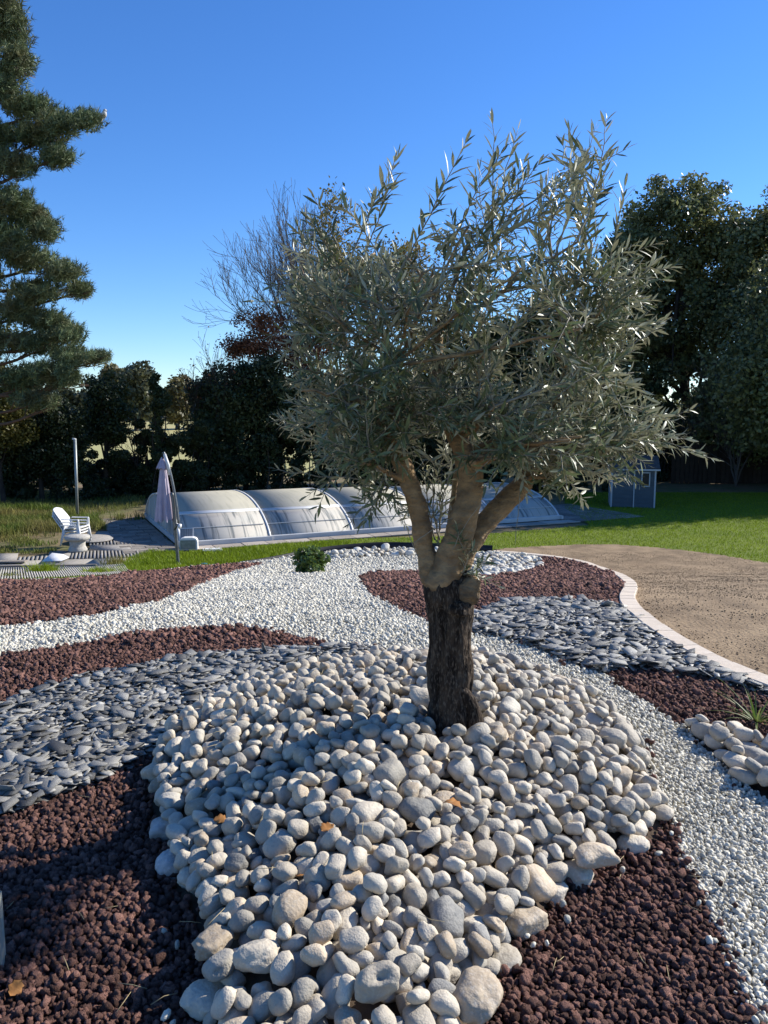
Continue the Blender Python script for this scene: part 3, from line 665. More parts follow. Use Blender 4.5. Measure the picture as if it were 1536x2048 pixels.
def leafy(P, start=.25, gap=.023, Lm=.06):
    d = np.concatenate([[0], np.cumsum(np.linalg.norm(np.diff(P, axis=0), axis=1))]); tot = d[-1]; s = tot * start; k = 0; ph = nr.uniform(0, 3.14)
    while s < tot:
        p = np.array([np.interp(s, d, P[:, c]) for c in range(3)]); q = np.array([np.interp(min(s + .01, tot), d, P[:, c]) for c in range(3)]); q0 = np.array([np.interp(max(s - .01, 0), d, P[:, c]) for c in range(3)])
        t = q - q0; t /= np.linalg.norm(t) + 1e-9
        a = np.cross(t, [0, 0, 1.]); a = a if np.linalg.norm(a) > .05 else np.array([1., 0, 0]); a /= np.linalg.norm(a); b = np.cross(t, a)
        ang = ph + (k % 2) * 1.57 + nr.normal(0, .3); side = math.cos(ang) * a + math.sin(ang) * b
        f = s / tot; L = 1.12 * Lm * nr.uniform(.68, 1.22) * (1.0 if f < .85 else .75)
        for sg in (1, -1):
            if nr.random() < .10: continue
            sp = nr.uniform(.55, 1.15) * (1 - .45 * max(0, f - .8) / .2); dd = t * math.cos(sp) + sg * side * math.sin(sp) + np.array([0, 0, nr.normal(.02, .14)])
            nn = t * math.sin(sp) - sg * side * math.cos(sp) + np.array([0, 0, .5]) + nr.normal(0, .35, 3)
            leaf(p, dd, nn, L)
        s += 1.0 * gap * nr.uniform(.75, 1.3); k += 1
    leaf(P[-1], P[-1] - P[-2] + nr.normal(0, .002, 3), np.array([0, 0, 1.]) + nr.normal(0, .3, 3), Lm * .7)
def shoot(px, py, dy, reach=(.28, .55), bow=None, side=3, Lm=.062, gap=.024, origin=None):
    p1 = at(px, py, YT + dy); d = np.linalg.norm(BNp - p1, axis=1) + np.maximum(0, BNp[:, 2] - p1[2] - .05) * 1.5; tgt = nr.uniform(*reach)
    i = int(np.argmin(np.abs(d - tgt) + d * .25)) if origin is None else None
    p0 = BN[i][0] if origin is None else np.array(origin)
    P, rr_ = grow(p0, p1, .0042, .0012, nr.uniform(-.03, .10) if bow is None else bow, 10, .012); twig_s.add(*tube(P, rr_, 5), nr.random()); leafy(P, nr.uniform(.12, .3), gap, Lm)
    for _ in range(side):
        f = nr.uniform(.2, .75); k = int(f * 9); b = P[k]; t = P[min(k + 1, 9)] - P[k - 1]; t /= np.linalg.norm(t)
        v = t * nr.uniform(.5, 1.0) + nr.normal(0, .55, 3) + np.array([0, 0, .15]); v /= np.linalg.norm(v); L = nr.uniform(.10, .24)
        Q, qr = grow(b, b + v * L, .0022, .0009, nr.uniform(0, .08), 6, .006); twig_s.add(*tube(Q, qr, 4), nr.random()); leafy(Q, .12, gap, Lm * .9)
TOP = [(1213,212),(1188,238),(1252,272),(1140,236),(1125,262),(1250,345),(1215,300),(1165,290),(1035,236),(985,222),(1010,268),(930,262),(1015,330),(795,285),(788,300),(690,378),(628,368),(1080,300),(1095,330),(1190,380),(1150,350),(1185,470),(1200,420),(1050,330),(1120,390),(1060,400)]
for (a, b) in TOP: shoot(a, b + 26, nr.uniform(-.35, .35), (.40, .62), nr.uniform(-.02, .06), 2 if a > 1080 else 1, .074, .027)
RIGHT = [(1345,532),(1325,560),(1290,570),(1325,642),(1318,655),(1270,680),(1255,720),(1268,745),(1330,832),(1300,800),(1360,872),(1240,600),(1250,640),(1255,900),(1235,955),(1190,970),(1160,1000),(1290,880),(1235,560),(1215,530),(1270,700)]
for (a, b) in RIGHT: shoot(a, b, nr.uniform(-.35, .3), (.40, .60), nr.uniform(.03, .12), 3, .062, .022)
for o_, a, b, bw in (((1120,880), 1428, 918, .10), ((1110,870), 1372, 878, .06), ((1130,890), 1250, 955, .05), ((1150,800), 1350, 845, .1), ((1130,860), 1395, 905, .12), ((1110,880), 1330, 905, .1), ((1120,850), 1300, 865, .1), ((1060,640), 1300, 600, .06), ((1120,560), 1350, 535, .06), ((1130,700), 1325, 640, .05)): shoot(a, b, -.1, bow=bw, side=3, Lm=.062, gap=.022, origin=at(o_[0], o_[1], YT))
LOWR = [(1180,905),(1220,925),(1120,985),(1170,940),(1280,905),(1320,885)]
for (a, b) in LOWR: shoot(a, b, nr.uniform(-.35, .15), (.30, .5), .06, 3, .058, .022)
for _ in range(36):
    a, b = nr.uniform(640, 1180), nr.uniform(760, 925)
    shoot(a, b, nr.uniform(-.5, -.12), (.2, .4), .03, 2, .054, .023)
LOWL = [(700,960),(740,985),(660,930),(760,950),(620,905),(720,920)]
for (a, b) in LOWL: shoot(a, b, nr.uniform(-.3, .2), (.25, .45), .03, 2, .056, .024)
LEFT = [(572,500),(566,540),(568,590),(580,640),(570,690),(575,740),(570,800),(590,460),(610,430),(580,850),(560,835),(600,880),(640,920),(585,560),(575,610),(590,700),(600,780)]
for (a, b) in LEFT: shoot(a, b, nr.uniform(-.35, .35), (.32, .52), nr.uniform(0, .08), 3, .056, .022)
for o_, a, b in (((790,900), 555, 830), ((800,960), 553, 938), ((790,930), 690, 1055), ((800,940), 740, 1030), ((800,960), 715, 1000), ((805,950), 770, 1010)): shoot(a, b, nr.uniform(-.2, .1), bow=-.06, side=2, Lm=.058, gap=.027, origin=at(o_[0], o_[1], YT))
CROWN = np.array([(578,515),(640,480),(760,462),(900,455),(1060,425),(1190,470),(1260,560),(1290,650),(1240,730),(1240,800),(1290,860),(1290,910),(1200,965),(1100,965),(1010,930),(930,880),(870,870),(800,890),(720,930),(640,890),(585,840),(570,700)], float)
cnt = 0
while cnt < 225:
    a, b = nr.uniform(560, 1300), nr.uniform(380, 970)
    if not inside(CROWN, np.array([a]), np.array([b]))[0]: continue
    if b < 500 and nr.random() < .7: continue
    e = math.sqrt(max(0.05, 1 - ((a - 920) / 400) ** 2)) * .62
    shoot(a, b, nr.uniform(-e, e), (.20, .42), None, 2, .058, .023); cnt += 1
# suckers at the fork
for (o_, a, b) in (((920,1150),945,1095),((925,1155),930,1090),((925,1150),960,1130),((915,1155),935,1120),((920,1150),950,1150)): shoot(a, b, -.09, bow=.05, side=1, Lm=.05, gap=.016, origin=at(o_[0], o_[1], YT - .06))
for (o_, a, b) in (((870,1080),850,960),((875,1090),890,960),((870,1060),800,1010),((880,1080),870,930),((862,1070),825,930),((880,1060),905,930)): shoot(a, b, nr.uniform(.05,.2), bow=0, side=2, Lm=.055, gap=.028, origin=at(o_[0], o_[1], YT + .1))
for (x0, y0, x1, y1) in ((835,1110,800,1000),(905,1100,960,1010),(830,1085,905,1035),(1040,985,1030,1090)):
    P, rr_ = grow(at(x0, y0, YT - .1), at(x1, y1, YT - .15), .0022, .001, .03, 8, .006); twig_s.add(*tube(P, rr_, 5), .9)
opart_b = add('boughs', bough_s.mesh('boughs', 'olive_limb'), olive, loc=-OL); opart_b['kind'] = 'stuff'
opart_t = add('twigs', twig_s.mesh('twigs', 'olive_twig'), olive, loc=-OL); opart_t['kind'] = 'stuff'
LV0 = np.array([(0, 0, 0), (.24, .38, .10), (.24, 0, 0), (.24, -.38, .10), (.55, .5, .12), (.55, 0, 0), (.55, -.5, .12), (.82, .28, .07), (.82, 0, 0), (.82, -.28, .07), (1, 0, 0)], float)
LF0 = np.array([(0, 2, 1), (0, 3, 2), (1, 2, 5), (1, 5, 4), (2, 3, 6), (2, 6, 5), (4, 5, 8), (4, 8, 7), (5, 6, 9), (5, 9, 8), (7, 8, 10), (8, 9, 10)])
def leaf_local(curl, ratio):
    V = LV0.copy(); V[:, 1] *= ratio; V[:, 2] *= ratio; V[:, 2] -= curl * V[:, 0] ** 2; return V
def leaf_frame(d, n):
    y = np.cross(n, d); y /= np.linalg.norm(y) + 1e-9; z = np.cross(d, y); return np.stack([d, y, z], 1)
B = np.array([l[0] for l in LEAVES]); D = np.array([l[1] for l in LEAVES]); LL = np.array([l[3] for l in LEAVES])
pa = np.stack(proj(B), -1); pb = np.stack(proj(B + D * LL[:, None]), -1); plen = np.linalg.norm(pb - pa, axis=1)
outer = np.clip((np.abs(pb[:, 0] - 920) / 380 + np.clip(600 - pb[:, 1], 0, 400) / 400), 0, 1.6)
top = set(np.argsort(-(plen * (.5 + outer) * np.clip(3.9 - B[:, 1], .3, 1.2)))[:300].tolist())
LEAF_ME = [mesh_arrays('leaf', leaf_local(c, w), LF0, MATS['olive_leaf'], True) for c, w in ((0, .16), (.12, .15), (.25, .18), (-.08, .145), (.18, .19))]
ls = Soup()
for i, (b, d, n, L, w, c) in enumerate(LEAVES):
    M = leaf_frame(d, n)
    if i in top:
        o = add('leaf', LEAF_ME[i % 5], olive, b - OL); o.rotation_euler = Matrix(M.tolist()).to_euler(); o.scale = (L, L, L)
    else: ls.add(leaf_local(c, w / L) @ M.T * L + b, LF0, nr.random())
fo = add('foliage', ls.mesh('foliage', 'olive_leaf_mass'), olive, loc=-OL); fo['kind'] = 'stuff'
print('olive leaves', len(LEAVES))
# ---------------------------------------------------------------- small box / bar builder
def bmesh_obj(name, fn, m, parent=None, loc=None, rz=0, bevel=0.0, smooth=False):
    bm = bmesh.new(); fn(bm)
    if bevel: bmesh.ops.bevel(bm, geom=list(bm.edges), offset=bevel, segments=2, affect='EDGES', clamp_overlap=True)
    me = bpy.data.meshes.new(name); bm.to_mesh(me); bm.free(); me.materials.append(MATS[m])
    if smooth:
        for p in me.polygons: p.use_smooth = True
    return add(name, me, parent, loc, (0, 0, rz))
def box(bm, c, s, rot=None):
    M = Matrix.Translation(Vector([float(v) for v in c])) @ (rot.to_4x4() if rot else Matrix()) @ Matrix.Diagonal((*[float(v) for v in s], 1)); bmesh.ops.create_cube(bm, size=1.0, matrix=M)
def tube_obj(name, pts, rad, m, parent=None, seg=12, org=(0, 0, 0)):
    V, F = tube(pts, rad if hasattr(rad, '__len__') else [rad] * len(pts), seg); return add(name, mesh_arrays(name, V - np.array(org), tri(F), MATS[m], True), parent)
def lathe(name, prof, m, parent=None, seg=28, loc=None):
    a = np.arange(seg) * 2 * np.pi / seg; V = np.concatenate([np.stack([r * np.cos(a), r * np.sin(a), np.full(seg, z)], -1) for r, z in prof]); i = np.arange(len(V)).reshape(len(prof), seg)
    F = np.stack([i[:-1], np.roll(i[:-1], -1, 1), np.roll(i[1:], -1, 1), i[1:]], -1).reshape(-1, 4); return add(name, mesh_arrays(name, V, F, MATS[m], True), parent, loc)
mat('white_plastic', (.74,.73,.70), (.66,.65,.61), 4, .45, spec=.4)
mat('white_alu', (.60,.595,.57), (.52,.515,.495), 3, .4, spec=.5)
mat('dark_rubber', (.02,.02,.02), None, 3, .7)
mat('grey_metal', (.20,.21,.21), (.13,.14,.14), 12, .4, metallic=.7)
mat('galvanised', (.30,.32,.31), (.22,.24,.23), 20, .5, metallic=.5)
mat('lilac_cloth', (.335,.29,.355), (.40,.35,.415), 6, .9, .25, 120)
mat('weathered_wood', (.30,.26,.21), (.21,.18,.145), 6, .9, .5, 40, rnd=.25, stretch=(1,14,1))
mat('grey_deck', (.31,.285,.25), (.24,.225,.20), 5, .9, .4, 40, rnd=.2, c3=(.18,.165,.15), stretch=(3,1,1))
mat('slot_dark', (.012,.012,.012), None, 4, .9)
mat('paver', (.27,.235,.19), (.20,.175,.145), 4, .9, .5, 30, rnd=.3, c3=(.13,.10,.08))
mat('concrete', (.48,.45,.39), (.36,.34,.29), 7, .9, .5, 40, c3=(.28,.26,.22))
mat('coping', (.42,.36,.29), (.33,.28,.23), 3, .9, .4, 30, rnd=.2)
mat('panel_grey', (.20,.21,.22), None, 5, .5)
mat('blue_plastic', (.03,.22,.38), None, 5, .4)
mat('white_board', (.80,.80,.78), (.70,.69,.66), 9, .6, c3=(.5,.48,.44))
mat('shed_blue', (.075,.095,.11), (.06,.08,.095), 5, .6, rnd=.1)
mat('shed_trim', (.42,.43,.43), None, 5, .5)
mat('shed_roof', (.045,.045,.045), (.07,.07,.068), 9, .95)
mat('shed_glass', (.01,.012,.014), None, 5, .35, spec=.3)
mat('rust_post', (.40,.37,.30), (.30,.28,.22), 9, .85, .5, 50, stretch=(4,4,.6))
mat('dry_leaf', (.42,.20,.06), (.30,.13,.04), 30, .7, transl=.2)
mat('terracotta', (.34,.15,.085), (.26,.12,.07), 10, .9, .5, 60)
# polycarbonate: milky twin-wall sheet with run-down dirt streaks
def poly_mat(name, c1, c2, streak, alpha):
    m = mat(name, c1, c2, 1.2, .6, spec=.12, stretch=(1, 1, 1)); N = m.node_tree.nodes; L = m.node_tree.links; b = N['Principled BSDF']
    tc = N.new('ShaderNodeTexCoord'); mp = N.new('ShaderNodeMapping'); mp.inputs['Scale'].default_value = (9, .55, .55); L.new(tc.outputs['Object'], mp.inputs[0])
    n = N.new('ShaderNodeTexNoise'); n.inputs['Scale'].default_value = 1.6; n.inputs['Detail'].default_value = 5; L.new(mp.outputs[0], n.inputs[0])
    r = N.new('ShaderNodeMapRange'); r.inputs[1].default_value = .5; r.inputs[2].default_value = .66; L.new(n.outputs[0], r.inputs[0])
    src = b.inputs['Base Color'].links[0].from_socket; mx = N.new('ShaderNodeMix'); mx.data_type = 'RGBA'; ins = [q for q in mx.inputs if q.type == 'RGBA']
    L.new(r.outputs[0], mx.inputs['Factor']); L.new(src, ins[0]); ins[1].default_value = (*streak, 1); L.new([q for q in mx.outputs if q.type == 'RGBA'][0], b.inputs['Base Color'])
    tr = N.new('ShaderNodeBsdfTransparent'); tr.inputs[0].default_value = (.8, .85, .85, 1); ms = N.new('ShaderNodeMixShader'); ms.inputs[0].default_value = alpha
    L.new(tr.outputs[0], ms.inputs[1]); L.new(b.outputs[0], ms.inputs[2]); L.new(ms.outputs[0], N['Material Output'].inputs[0]); return m
poly_mat('poly_front', (.44,.425,.375), (.49,.445,.375), (.18,.185,.175), .93)
poly_mat('poly_top', (.36,.34,.275), (.395,.37,.295), (.32,.305,.245), .95)

# ---------------------------------------------------------------- pool enclosure: telescopic arches
A0 = np.array([-4.75, 17.75]); AX = np.array([.907, .42]); AX /= np.linalg.norm(AX); AP = np.array([-AX[1], AX[0]]); W_EN = 5.7; L_EN = 11.0
ZP = -1.5
enc = empty('pool_enclosure', (A0[0], A0[1], ZP), math.atan2(AX[1], AX[0])); tag(enc, 'low telescopic pool enclosure of milky panels on white arched ribs', 'pool enclosure')
# cross-section in the local (y across, z) frame: steep curved flank, flat crown, curved flank
def section(k, h):
    w = W_EN / 2 - .045 * k; H = h; pts = []
    for t in np.linspace(0, 1, 25):
        u = 2 * t - 1; pts.append((W_EN / 2 + w * math.copysign(abs(math.sin(u * math.pi / 2)) ** 1.0, u), .06 + H * max(0, 1 - abs(math.sin(u * math.pi / 2)) ** 2.3) ** .70))
    return np.array(pts)
NSEG = 5; SX = np.linspace(0, L_EN, NSEG + 1); HS = [.88, .85, .82, .79, .76]
def strip(name, sec, i0, i1, x0, x1, m, parent, off=0.0, th=.012):
    V = []; F = []; q = sec[i0:i1 + 1]; T = np.gradient(q, axis=0); T /= np.linalg.norm(T, axis=1)[:, None]; n = np.stack([-T[:, 1], T[:, 0]], -1); n *= np.sign(n[:, 1:2] + 1e-6)
    for i, (y, z) in enumerate(q):
        for d in (off, off - th): 
            for x in (x0, x1): V.append((x, y + n[i, 0] * d, z + n[i, 1] * d))
        if i:
            a = (i - 1) * 4; b = i * 4; F += [(a, a + 1, b + 1, b), (a + 3, a + 2, b + 2, b + 3), (a, b, b + 2, a + 2), (a + 1, a + 3, b + 3, b + 1)]
    e = (i1 - i0) * 4; F += [(0, 2, 3, 1), (e, e + 1, e + 3, e + 2)]
    return add(name, mesh_arrays(name, np.array(V), np.array(F), MATS[m], False), parent)
for k in range(NSEG):
    sec = section(k, HS[k]); x0, x1 = SX[k] + (.0 if k == 0 else -.12), SX[k + 1]
    seg = empty('enclosure_segment', (0, 0, 0)); seg.parent = enc
    for (i0, i1, m) in ((0, 6, 'poly_front'), (6, 18, 'poly_top'), (18, 24, 'poly_front')): strip('panel', sec, i0, i1, x0 + .03, x1 - .03, m, seg)
    for i in (6, 17): strip('rail', np.stack([np.interp(np.linspace(i, i + 1, 5), np.arange(25), sec[:, c]) for c in (0, 1)], -1), 0 if i == 6 else 2, 2 if i == 6 else 4, x0 + .05, x1 - .05, 'white_alu', seg, .012, .024)
    for xr in (x0, x1 - .055): strip('rib', sec, 0, 24, xr, xr + .055, 'white_alu', seg, .012, .04)
    for yb in (sec[0][0] - .06, sec[-1][0] + .06): bmesh_obj('base_rail', lambda bm: box(bm, ((x0 + x1) / 2, yb, .06), (x1 - x0, .12, .12)), 'white_alu', seg, bevel=.01)
    ym, zm = (sec[3] + sec[4]) / 2; bmesh_obj('seam', lambda bm: box(bm, ((x0 + x1) / 2, ym - .01, zm + .012), (x1 - x0 - .2, .02, .012)), 'white_alu', seg)
def gable(name, sec, x, m, parent, ya, yb, z0=.12):
    q = np.array([p for p in sec if ya <= p[0] <= yb]); q = np.concatenate([[[ya, np.interp(ya, sec[:, 0], sec[:, 1])]], q, [[yb, np.interp(yb, sec[:, 0], sec[:, 1])]]]); V = []; F = []
    for i, (y, z) in enumerate(q):
        for xx_ in (x, x + .014): V += [(xx_, y, z0), (xx_, y, max(z - .03, z0 + .001))]
        if i: a = (i - 1) * 4; b = i * 4; F += [(a, a + 1, b + 1, b), (a + 2, b + 2, b + 3, a + 3), (a + 1, a + 3, b + 3, b + 1)]
    return add(name, mesh_arrays(name, np.array(V), np.array(F), MATS[m]), parent)
end = empty('end_wall', (0, 0, 0)); end.parent = enc; sec = section(0, HS[0]); ys_ = np.linspace(.1, W_EN - .1, 7)
for a, b in zip(ys_[:-1], ys_[1:]): gable('panel', sec, .02, 'poly_front', end, a + .03, b - .03)
for a in ys_[1:-1]: zt = np.interp(a, sec[:, 0], sec[:, 1]); bmesh_obj('mullion', lambda bm: box(bm, (.02, a, (zt + .1) / 2), (.04, .05, zt - .12)), 'white_alu', end)
bmesh_obj('sill', lambda bm: box(bm, (.0, W_EN / 2, .06), (.07, W_EN + .1, .118)), 'white_alu', end, bevel=.01)
end2 = empty('end_wall', (0, 0, 0)); end2.parent = enc; sec = section(NSEG - 1, HS[-1])
for a, b in zip(ys_[:-1], ys_[1:]): gable('panel', sec, L_EN - .06, 'poly_front', end2, a + .12, b - .03)
bmesh_obj('sill', lambda bm: box(bm, (L_EN - .02, W_EN / 2, .06), (.07, W_EN, .112)), 'white_alu', end2, bevel=.01)
# water below the cover and coping round it
def loc2(u, v): return A0 + AX * u + AP * v
def quad_sheet(name, uv, z, m, kind=None, label=None, cat=None):
    V = np.array([(*loc2(u, v), z) for u, v in uv]); o = add(name, mesh_arrays(name, V, np.array([range(len(V))]), MATS[m]));
    return tag(o, label, cat, kind=kind)
mat('pool_water', (.10,.26,.30), (.12,.30,.33), 2, .1, .1, 6, spec=.5)
quad_sheet('pool_water', [(.5,.5),(L_EN-.5,.5),(L_EN-.5,W_EN-.5),(.5,W_EN-.5)], ZP+.012, 'pool_water', 'structure', 'blue pool water seen through the milky enclosure', 'water')
cop = empty('pool_terrace', (*loc2(0, -.3), ZP)); tag(cop, 'strip of weathered beige paving in front of the pool enclosure', 'paving', kind='structure')
rr = random.Random(9)
def pavers(parent, u0, u1, v0, v1, du, dv, z, m, name='paver'):
    o0 = np.array(parent.location); nv = int(round((v1 - v0) / dv)); dv = (v1 - v0) / nv
    for j in range(nv):
        u = u0 - rr.uniform(0, du * .5)
        while u < u1:
            w = du * rr.uniform(.75, 1.2); a, b = max(u, u0), min(u + w, u1)
            if b - a > .05:
                c = loc2((a + b) / 2, v0 + (j + .5) * dv); h = .03 + rr.uniform(-.004, .006)
                o = bmesh_obj(name, lambda bm: box(bm, (0, 0, 0), (b - a - .012, dv - .012, h)), m, parent, (c[0] - o0[0], c[1] - o0[1], z - o0[2] + h / 2), math.atan2(AX[1], AX[0]), bevel=.005)
            u += w
pavers(cop, .3, L_EN + .2, -.62, -.14, .6, .48, ZP - .012, 'coping')
pavers(cop, L_EN + .05, L_EN + 2.6, -.55, 3.0, .5, .5, ZP - .012, 'paver')
# paved apron at the left end of the enclosure
apr = empty('paved_apron', (*loc2(-.7, 2.5), ZP)); tag(apr, 'apron of stained grey paving stones at the left end of the enclosure', 'paving', kind='structure')
pavers(apr, -1.30, -.09, -.55, 5.6, .42, .28, ZP - .005, 'paver')

# ---------------------------------------------------------------- slotted terrace at the left
deck = empty('slotted_terrace', (*gp(200, 1095)[:2], ZP)); tag(deck, 'weathered grey terrace slabs with rows of drainage slots left of the enclosure', 'terrace', kind='structure')
D0 = np.array(deck.location)
def slab_row(pts, slots, ny):
    """a band of slabs given by its four ground corners in the photograph: left-front, right-front, right-back, left-back"""
    c = [gp(*p)[:2] for p in pts]; n = max(1, int(np.linalg.norm(c[1] - c[0]) / (.078 if slots else .85)))
    for i in range(n):
        t0, t1 = i / n, (i + 1) / n; a = c[0] + (c[1] - c[0]) * t0; b = c[0] + (c[1] - c[0]) * t1; d = c[3] + (c[2] - c[3]) * t0; e = c[3] + (c[2] - c[3]) * t1
        g = .36 if slots else .01
        b2 = b + (a - b) * g; e2 = e + (d - e) * g; h = rr.uniform(.018, .024); V = []
        for q in (a, b2, e2, d): V.append((q[0] - D0[0], q[1] - D0[1], -.01))
        for q in (a, b2, e2, d): V.append((q[0] - D0[0], q[1] - D0[1], h))
        F = np.array([(4, 5, 6, 7), (0, 1, 5, 4), (1, 2, 6, 5), (2, 3, 7, 6), (3, 0, 4, 7)])
        add('slat' if slots else 'slab', mesh_arrays('slab', np.array(V), F, MATS['grey_deck']), deck)
    if slots:
        V = [(q[0] - D0[0], q[1] - D0[1], -.02 + .022) for q in c]; add('slot_bed', mesh_arrays('slot_bed', np.array(V), np.array([(0, 1, 2, 3)]), MATS['slot_dark']), deck)
slab_row([(-30,1137),(250,1131),(290,1117),(-20,1124)], False, 1)
slab_row([(35,1124),(95,1121),(98,1113),(38,1115)], True, 1)
slab_row([(140,1117.5),(292,1116),(285,1102),(145,1103.5)], True, 1)
slab_row([(-20,1123),(34,1122),(37,1108),(-10,1109)], False, 1)
slab_row([(96,1118),(139,1117.5),(144,1103),(99,1104)], False, 1)
slab_row([(178,1101.5),(285,1101.5),(277,1091),(182,1091.5)], False, 1)
slab_row([(178,1090.5),(277,1090),(268,1077),(182,1078)], True, 1)
slab_row([(182,1077),(268,1076.5),(256,1063),(196,1064)], False, 1)
# corrugated / lattice mat in front
lat = empty('lattice_panel', (*gp(130, 1148)[:2], -1.45)); tag(lat, 'pale slatted lattice panel lying on the ground in front of the terrace', 'panel'); L0 = np.array(lat.location)
ca, cb, cc, cd = [gp(*p)[:2] for p in ((-60,1166),(262,1150),(250,1132),(-40,1141))]
for i in range(64):
    t = i / 64; a = ca + (cb - ca) * t; b = ca + (cb - ca) * (t + .55 / 64); d = cd + (cc - cd) * t; e = cd + (cc - cd) * (t + .55 / 64); V = []
    for z in (.015, .035):
        for q in (a, b, e, d): V.append((q[0] - L0[0], q[1] - L0[1], float(gz(q[1])) + z - L0[2] + .01))
    add('slat', mesh_arrays('slat', np.array(V), np.array([(4, 5, 6, 7), (0, 1, 5, 4), (1, 2, 6, 5), (2, 3, 7, 6), (3, 0, 4, 7)]), MATS['concrete']), lat)
for t in (.12, .38, .62, .88):
    a = ca + (cd - ca) * t; b = cb + (cc - cb) * t; n = (cd - ca) / np.linalg.norm(cd - ca) * .02; V = []
    for z in (.0, .022):
        for q in (a - n, b - n, b + n, a + n): V.append((q[0] - L0[0], q[1] - L0[1], float(gz(q[1])) + z - L0[2] + .03))
    add('cross_bar', mesh_arrays('cross_bar', np.array(V), np.array([(4, 5, 6, 7), (0, 1, 5, 4), (1, 2, 6, 5), (2, 3, 7, 6), (3, 0, 4, 7)]), MATS['weathered_wood']), lat)
p = gp(30, 1138); q = gp(245, 1135); bm_ang = math.atan2(q[1] - p[1], q[0] - p[0])
tag(bmesh_obj('wooden_beam', lambda bm: box(bm, (0, 0, 0), (2.6, .09, .07)), 'weathered_wood', None, (gp(-30,1138)[0] + .8, gp(20,1137)[1], ZP + .09), bm_ang * .5, bevel=.01), 'grey wooden beam lying along the front of the terrace', 'beam')
tag(bmesh_obj('plank', lambda bm: box(bm, (0, 0, 0), (.9, .18, .03)), 'weathered_wood', None, (*gp(8,1127)[:2], ZP + .06), .05, bevel=.005), 'short pale plank at the left end of the terrace', 'plank')
b0 = empty('white_sheet', (*gp(115,1122)[:2], ZP + .03), -.1); tag(b0, 'bent white plastic sheet lying on the terrace', 'sheet')
V = np.array([(-.22,-.2,.0),(.22,-.26,.03),(.22,.05,.05),(.05,.14,.09),(-.20,.17,.11)]); V = np.concatenate([V, V - (0, 0, .012)])
V[:, :2] *= 1.05
add('sheet_face', mesh_arrays('sheet_face', V, np.array([(0,1,2,2),(0,2,3,3),(0,3,4,4),(5,7,6,6),(5,8,7,7),(5,9,8,8),(0,5,6,1),(1,6,7,2),(2,7,8,3),(3,8,9,4),(4,9,5,0)]), MATS['white_board']), b0)

# ---------------------------------------------------------------- stacked plastic armchairs
def armchair(parent_loc, rz, label):
    c = empty('plastic_armchair', parent_loc, rz); c.scale = (.86, .86, .86); tag(c, label, 'chair', 'white plastic armchairs stacked on the terrace')
    sx, sy, sh = .48, .50, .36
    def seat(bm):
        g = bmesh.ops.create_grid(bm, x_segments=8, y_segments=8, size=.5, matrix=Matrix.Diagonal((sx, sy, 1, 1)))
        for v in bm.verts: v.co.z = sh - .03 * math.cos(v.co.y * 5) - v.co.x * .12 * -1
        r = bmesh.ops.extrude_face_region(bm, geom=list(bm.faces)); bmesh.ops.translate(bm, vec=(0, 0, -.025), verts=[e for e in r['geom'] if isinstance(e, bmesh.types.BMVert)])
    bmesh_obj('seat', seat, 'white_plastic', c, smooth=True)
    def back(bm):
        V = []
        for i in range(9):
            t = i / 8
            for j in range(9):
                u = j / 8 * 2 - 1; w = .245 * (1 - .35 * max(0, t - .6) ** 1.2); V.append(bm.verts.new((-.22 - .30 * t - .05 * t * t + .05 * u * u, u * w, sh - .02 + .52 * t - .05 * u * u * t)))
        for i in range(8):
            for j in range(8): bm.faces.new((V[i * 9 + j], V[i * 9 + j + 1], V[i * 9 + j + 10], V[i * 9 + j + 9]))
        r = bmesh.ops.extrude_face_region(bm, geom=list(bm.faces)); bmesh.ops.translate(bm, vec=(-.022, 0, 0), verts=[e for e in r['geom'] if isinstance(e, bmesh.types.BMVert)])
    bmesh_obj('backrest', back, 'white_plastic', c, smooth=True)
    for s in (-1, 1):
        def arm(bm, s=s):
            box(bm, (-.03, s * .27, sh + .205), (.50, .055, .028)); box(bm, (.205, s * .265, sh + .10), (.05, .045, .21))
        bmesh_obj('armrest', arm, 'white_plastic', c, bevel=.008)
        for x, dx in ((.21, .05), (-.2, -.10)):
            V, F = tube([(x, s * .25, sh + (.0 if x > 0 else .02)), (x + dx * .5, s * .262, sh * .5), (x + dx, s * .275, 0)], [.032, .027, .022], 8); add('leg', mesh_arrays('leg', V, tri(F), MATS['white_plastic'], True), c)
    return c
cb_ = gp(146, 1095)
for k, lab in enumerate(('lowest white plastic armchair of the stack on the terrace', 'middle white plastic armchair of the stack on the terrace', 'topmost white plastic armchair of the stack on the terrace')):
    armchair((cb_[0] - .02 + .012 * k, cb_[1] + .25, ZP + .02 + .068 * k), R(-8), lab)
ped = gp(156, 1104); pd = empty('pedestal', (ped[0], ped[1], ZP + .02)); tag(pd, 'round weathered concrete pedestal table in front of the stacked chairs', 'pedestal')
lathe('column', [(0,0),(.20,0),(.205,.04),(.18,.09),(.165,.12),(.17,.2),(.16,.24),(.155,.26)], 'concrete', pd); lathe('table_top', [(.0,.255),(.24,.258),(.27,.28),(.275,.33),(.25,.355),(0,.36)], 'concrete', pd)
tb = gp(168, 1087); tag(lathe('round_board', [(0,0),(.5,0),(.51,.012),(.5,.026),(0,.028)], 'grey_deck', None, 28, (tb[0] + .05, tb[1] + .35, ZP + .05)), 'grey round board lying flat behind the stacked chairs', 'board')
for a in (0, 2.1, 4.2): pass
bpy.data.objects['round_board'].rotation_euler = (.02, .03, 0)
def rb_legs():
    o = bpy.data.objects['round_board']
    for a in (.5, 2.6, 4.7): V, F = tube([(.3 * math.cos(a), .3 * math.sin(a), 0), (.32 * math.cos(a), .32 * math.sin(a), -.22)], [.03, .03], 8); add('leg', mesh_arrays('leg', V, tri(F), MATS['grey_deck'], True), o)
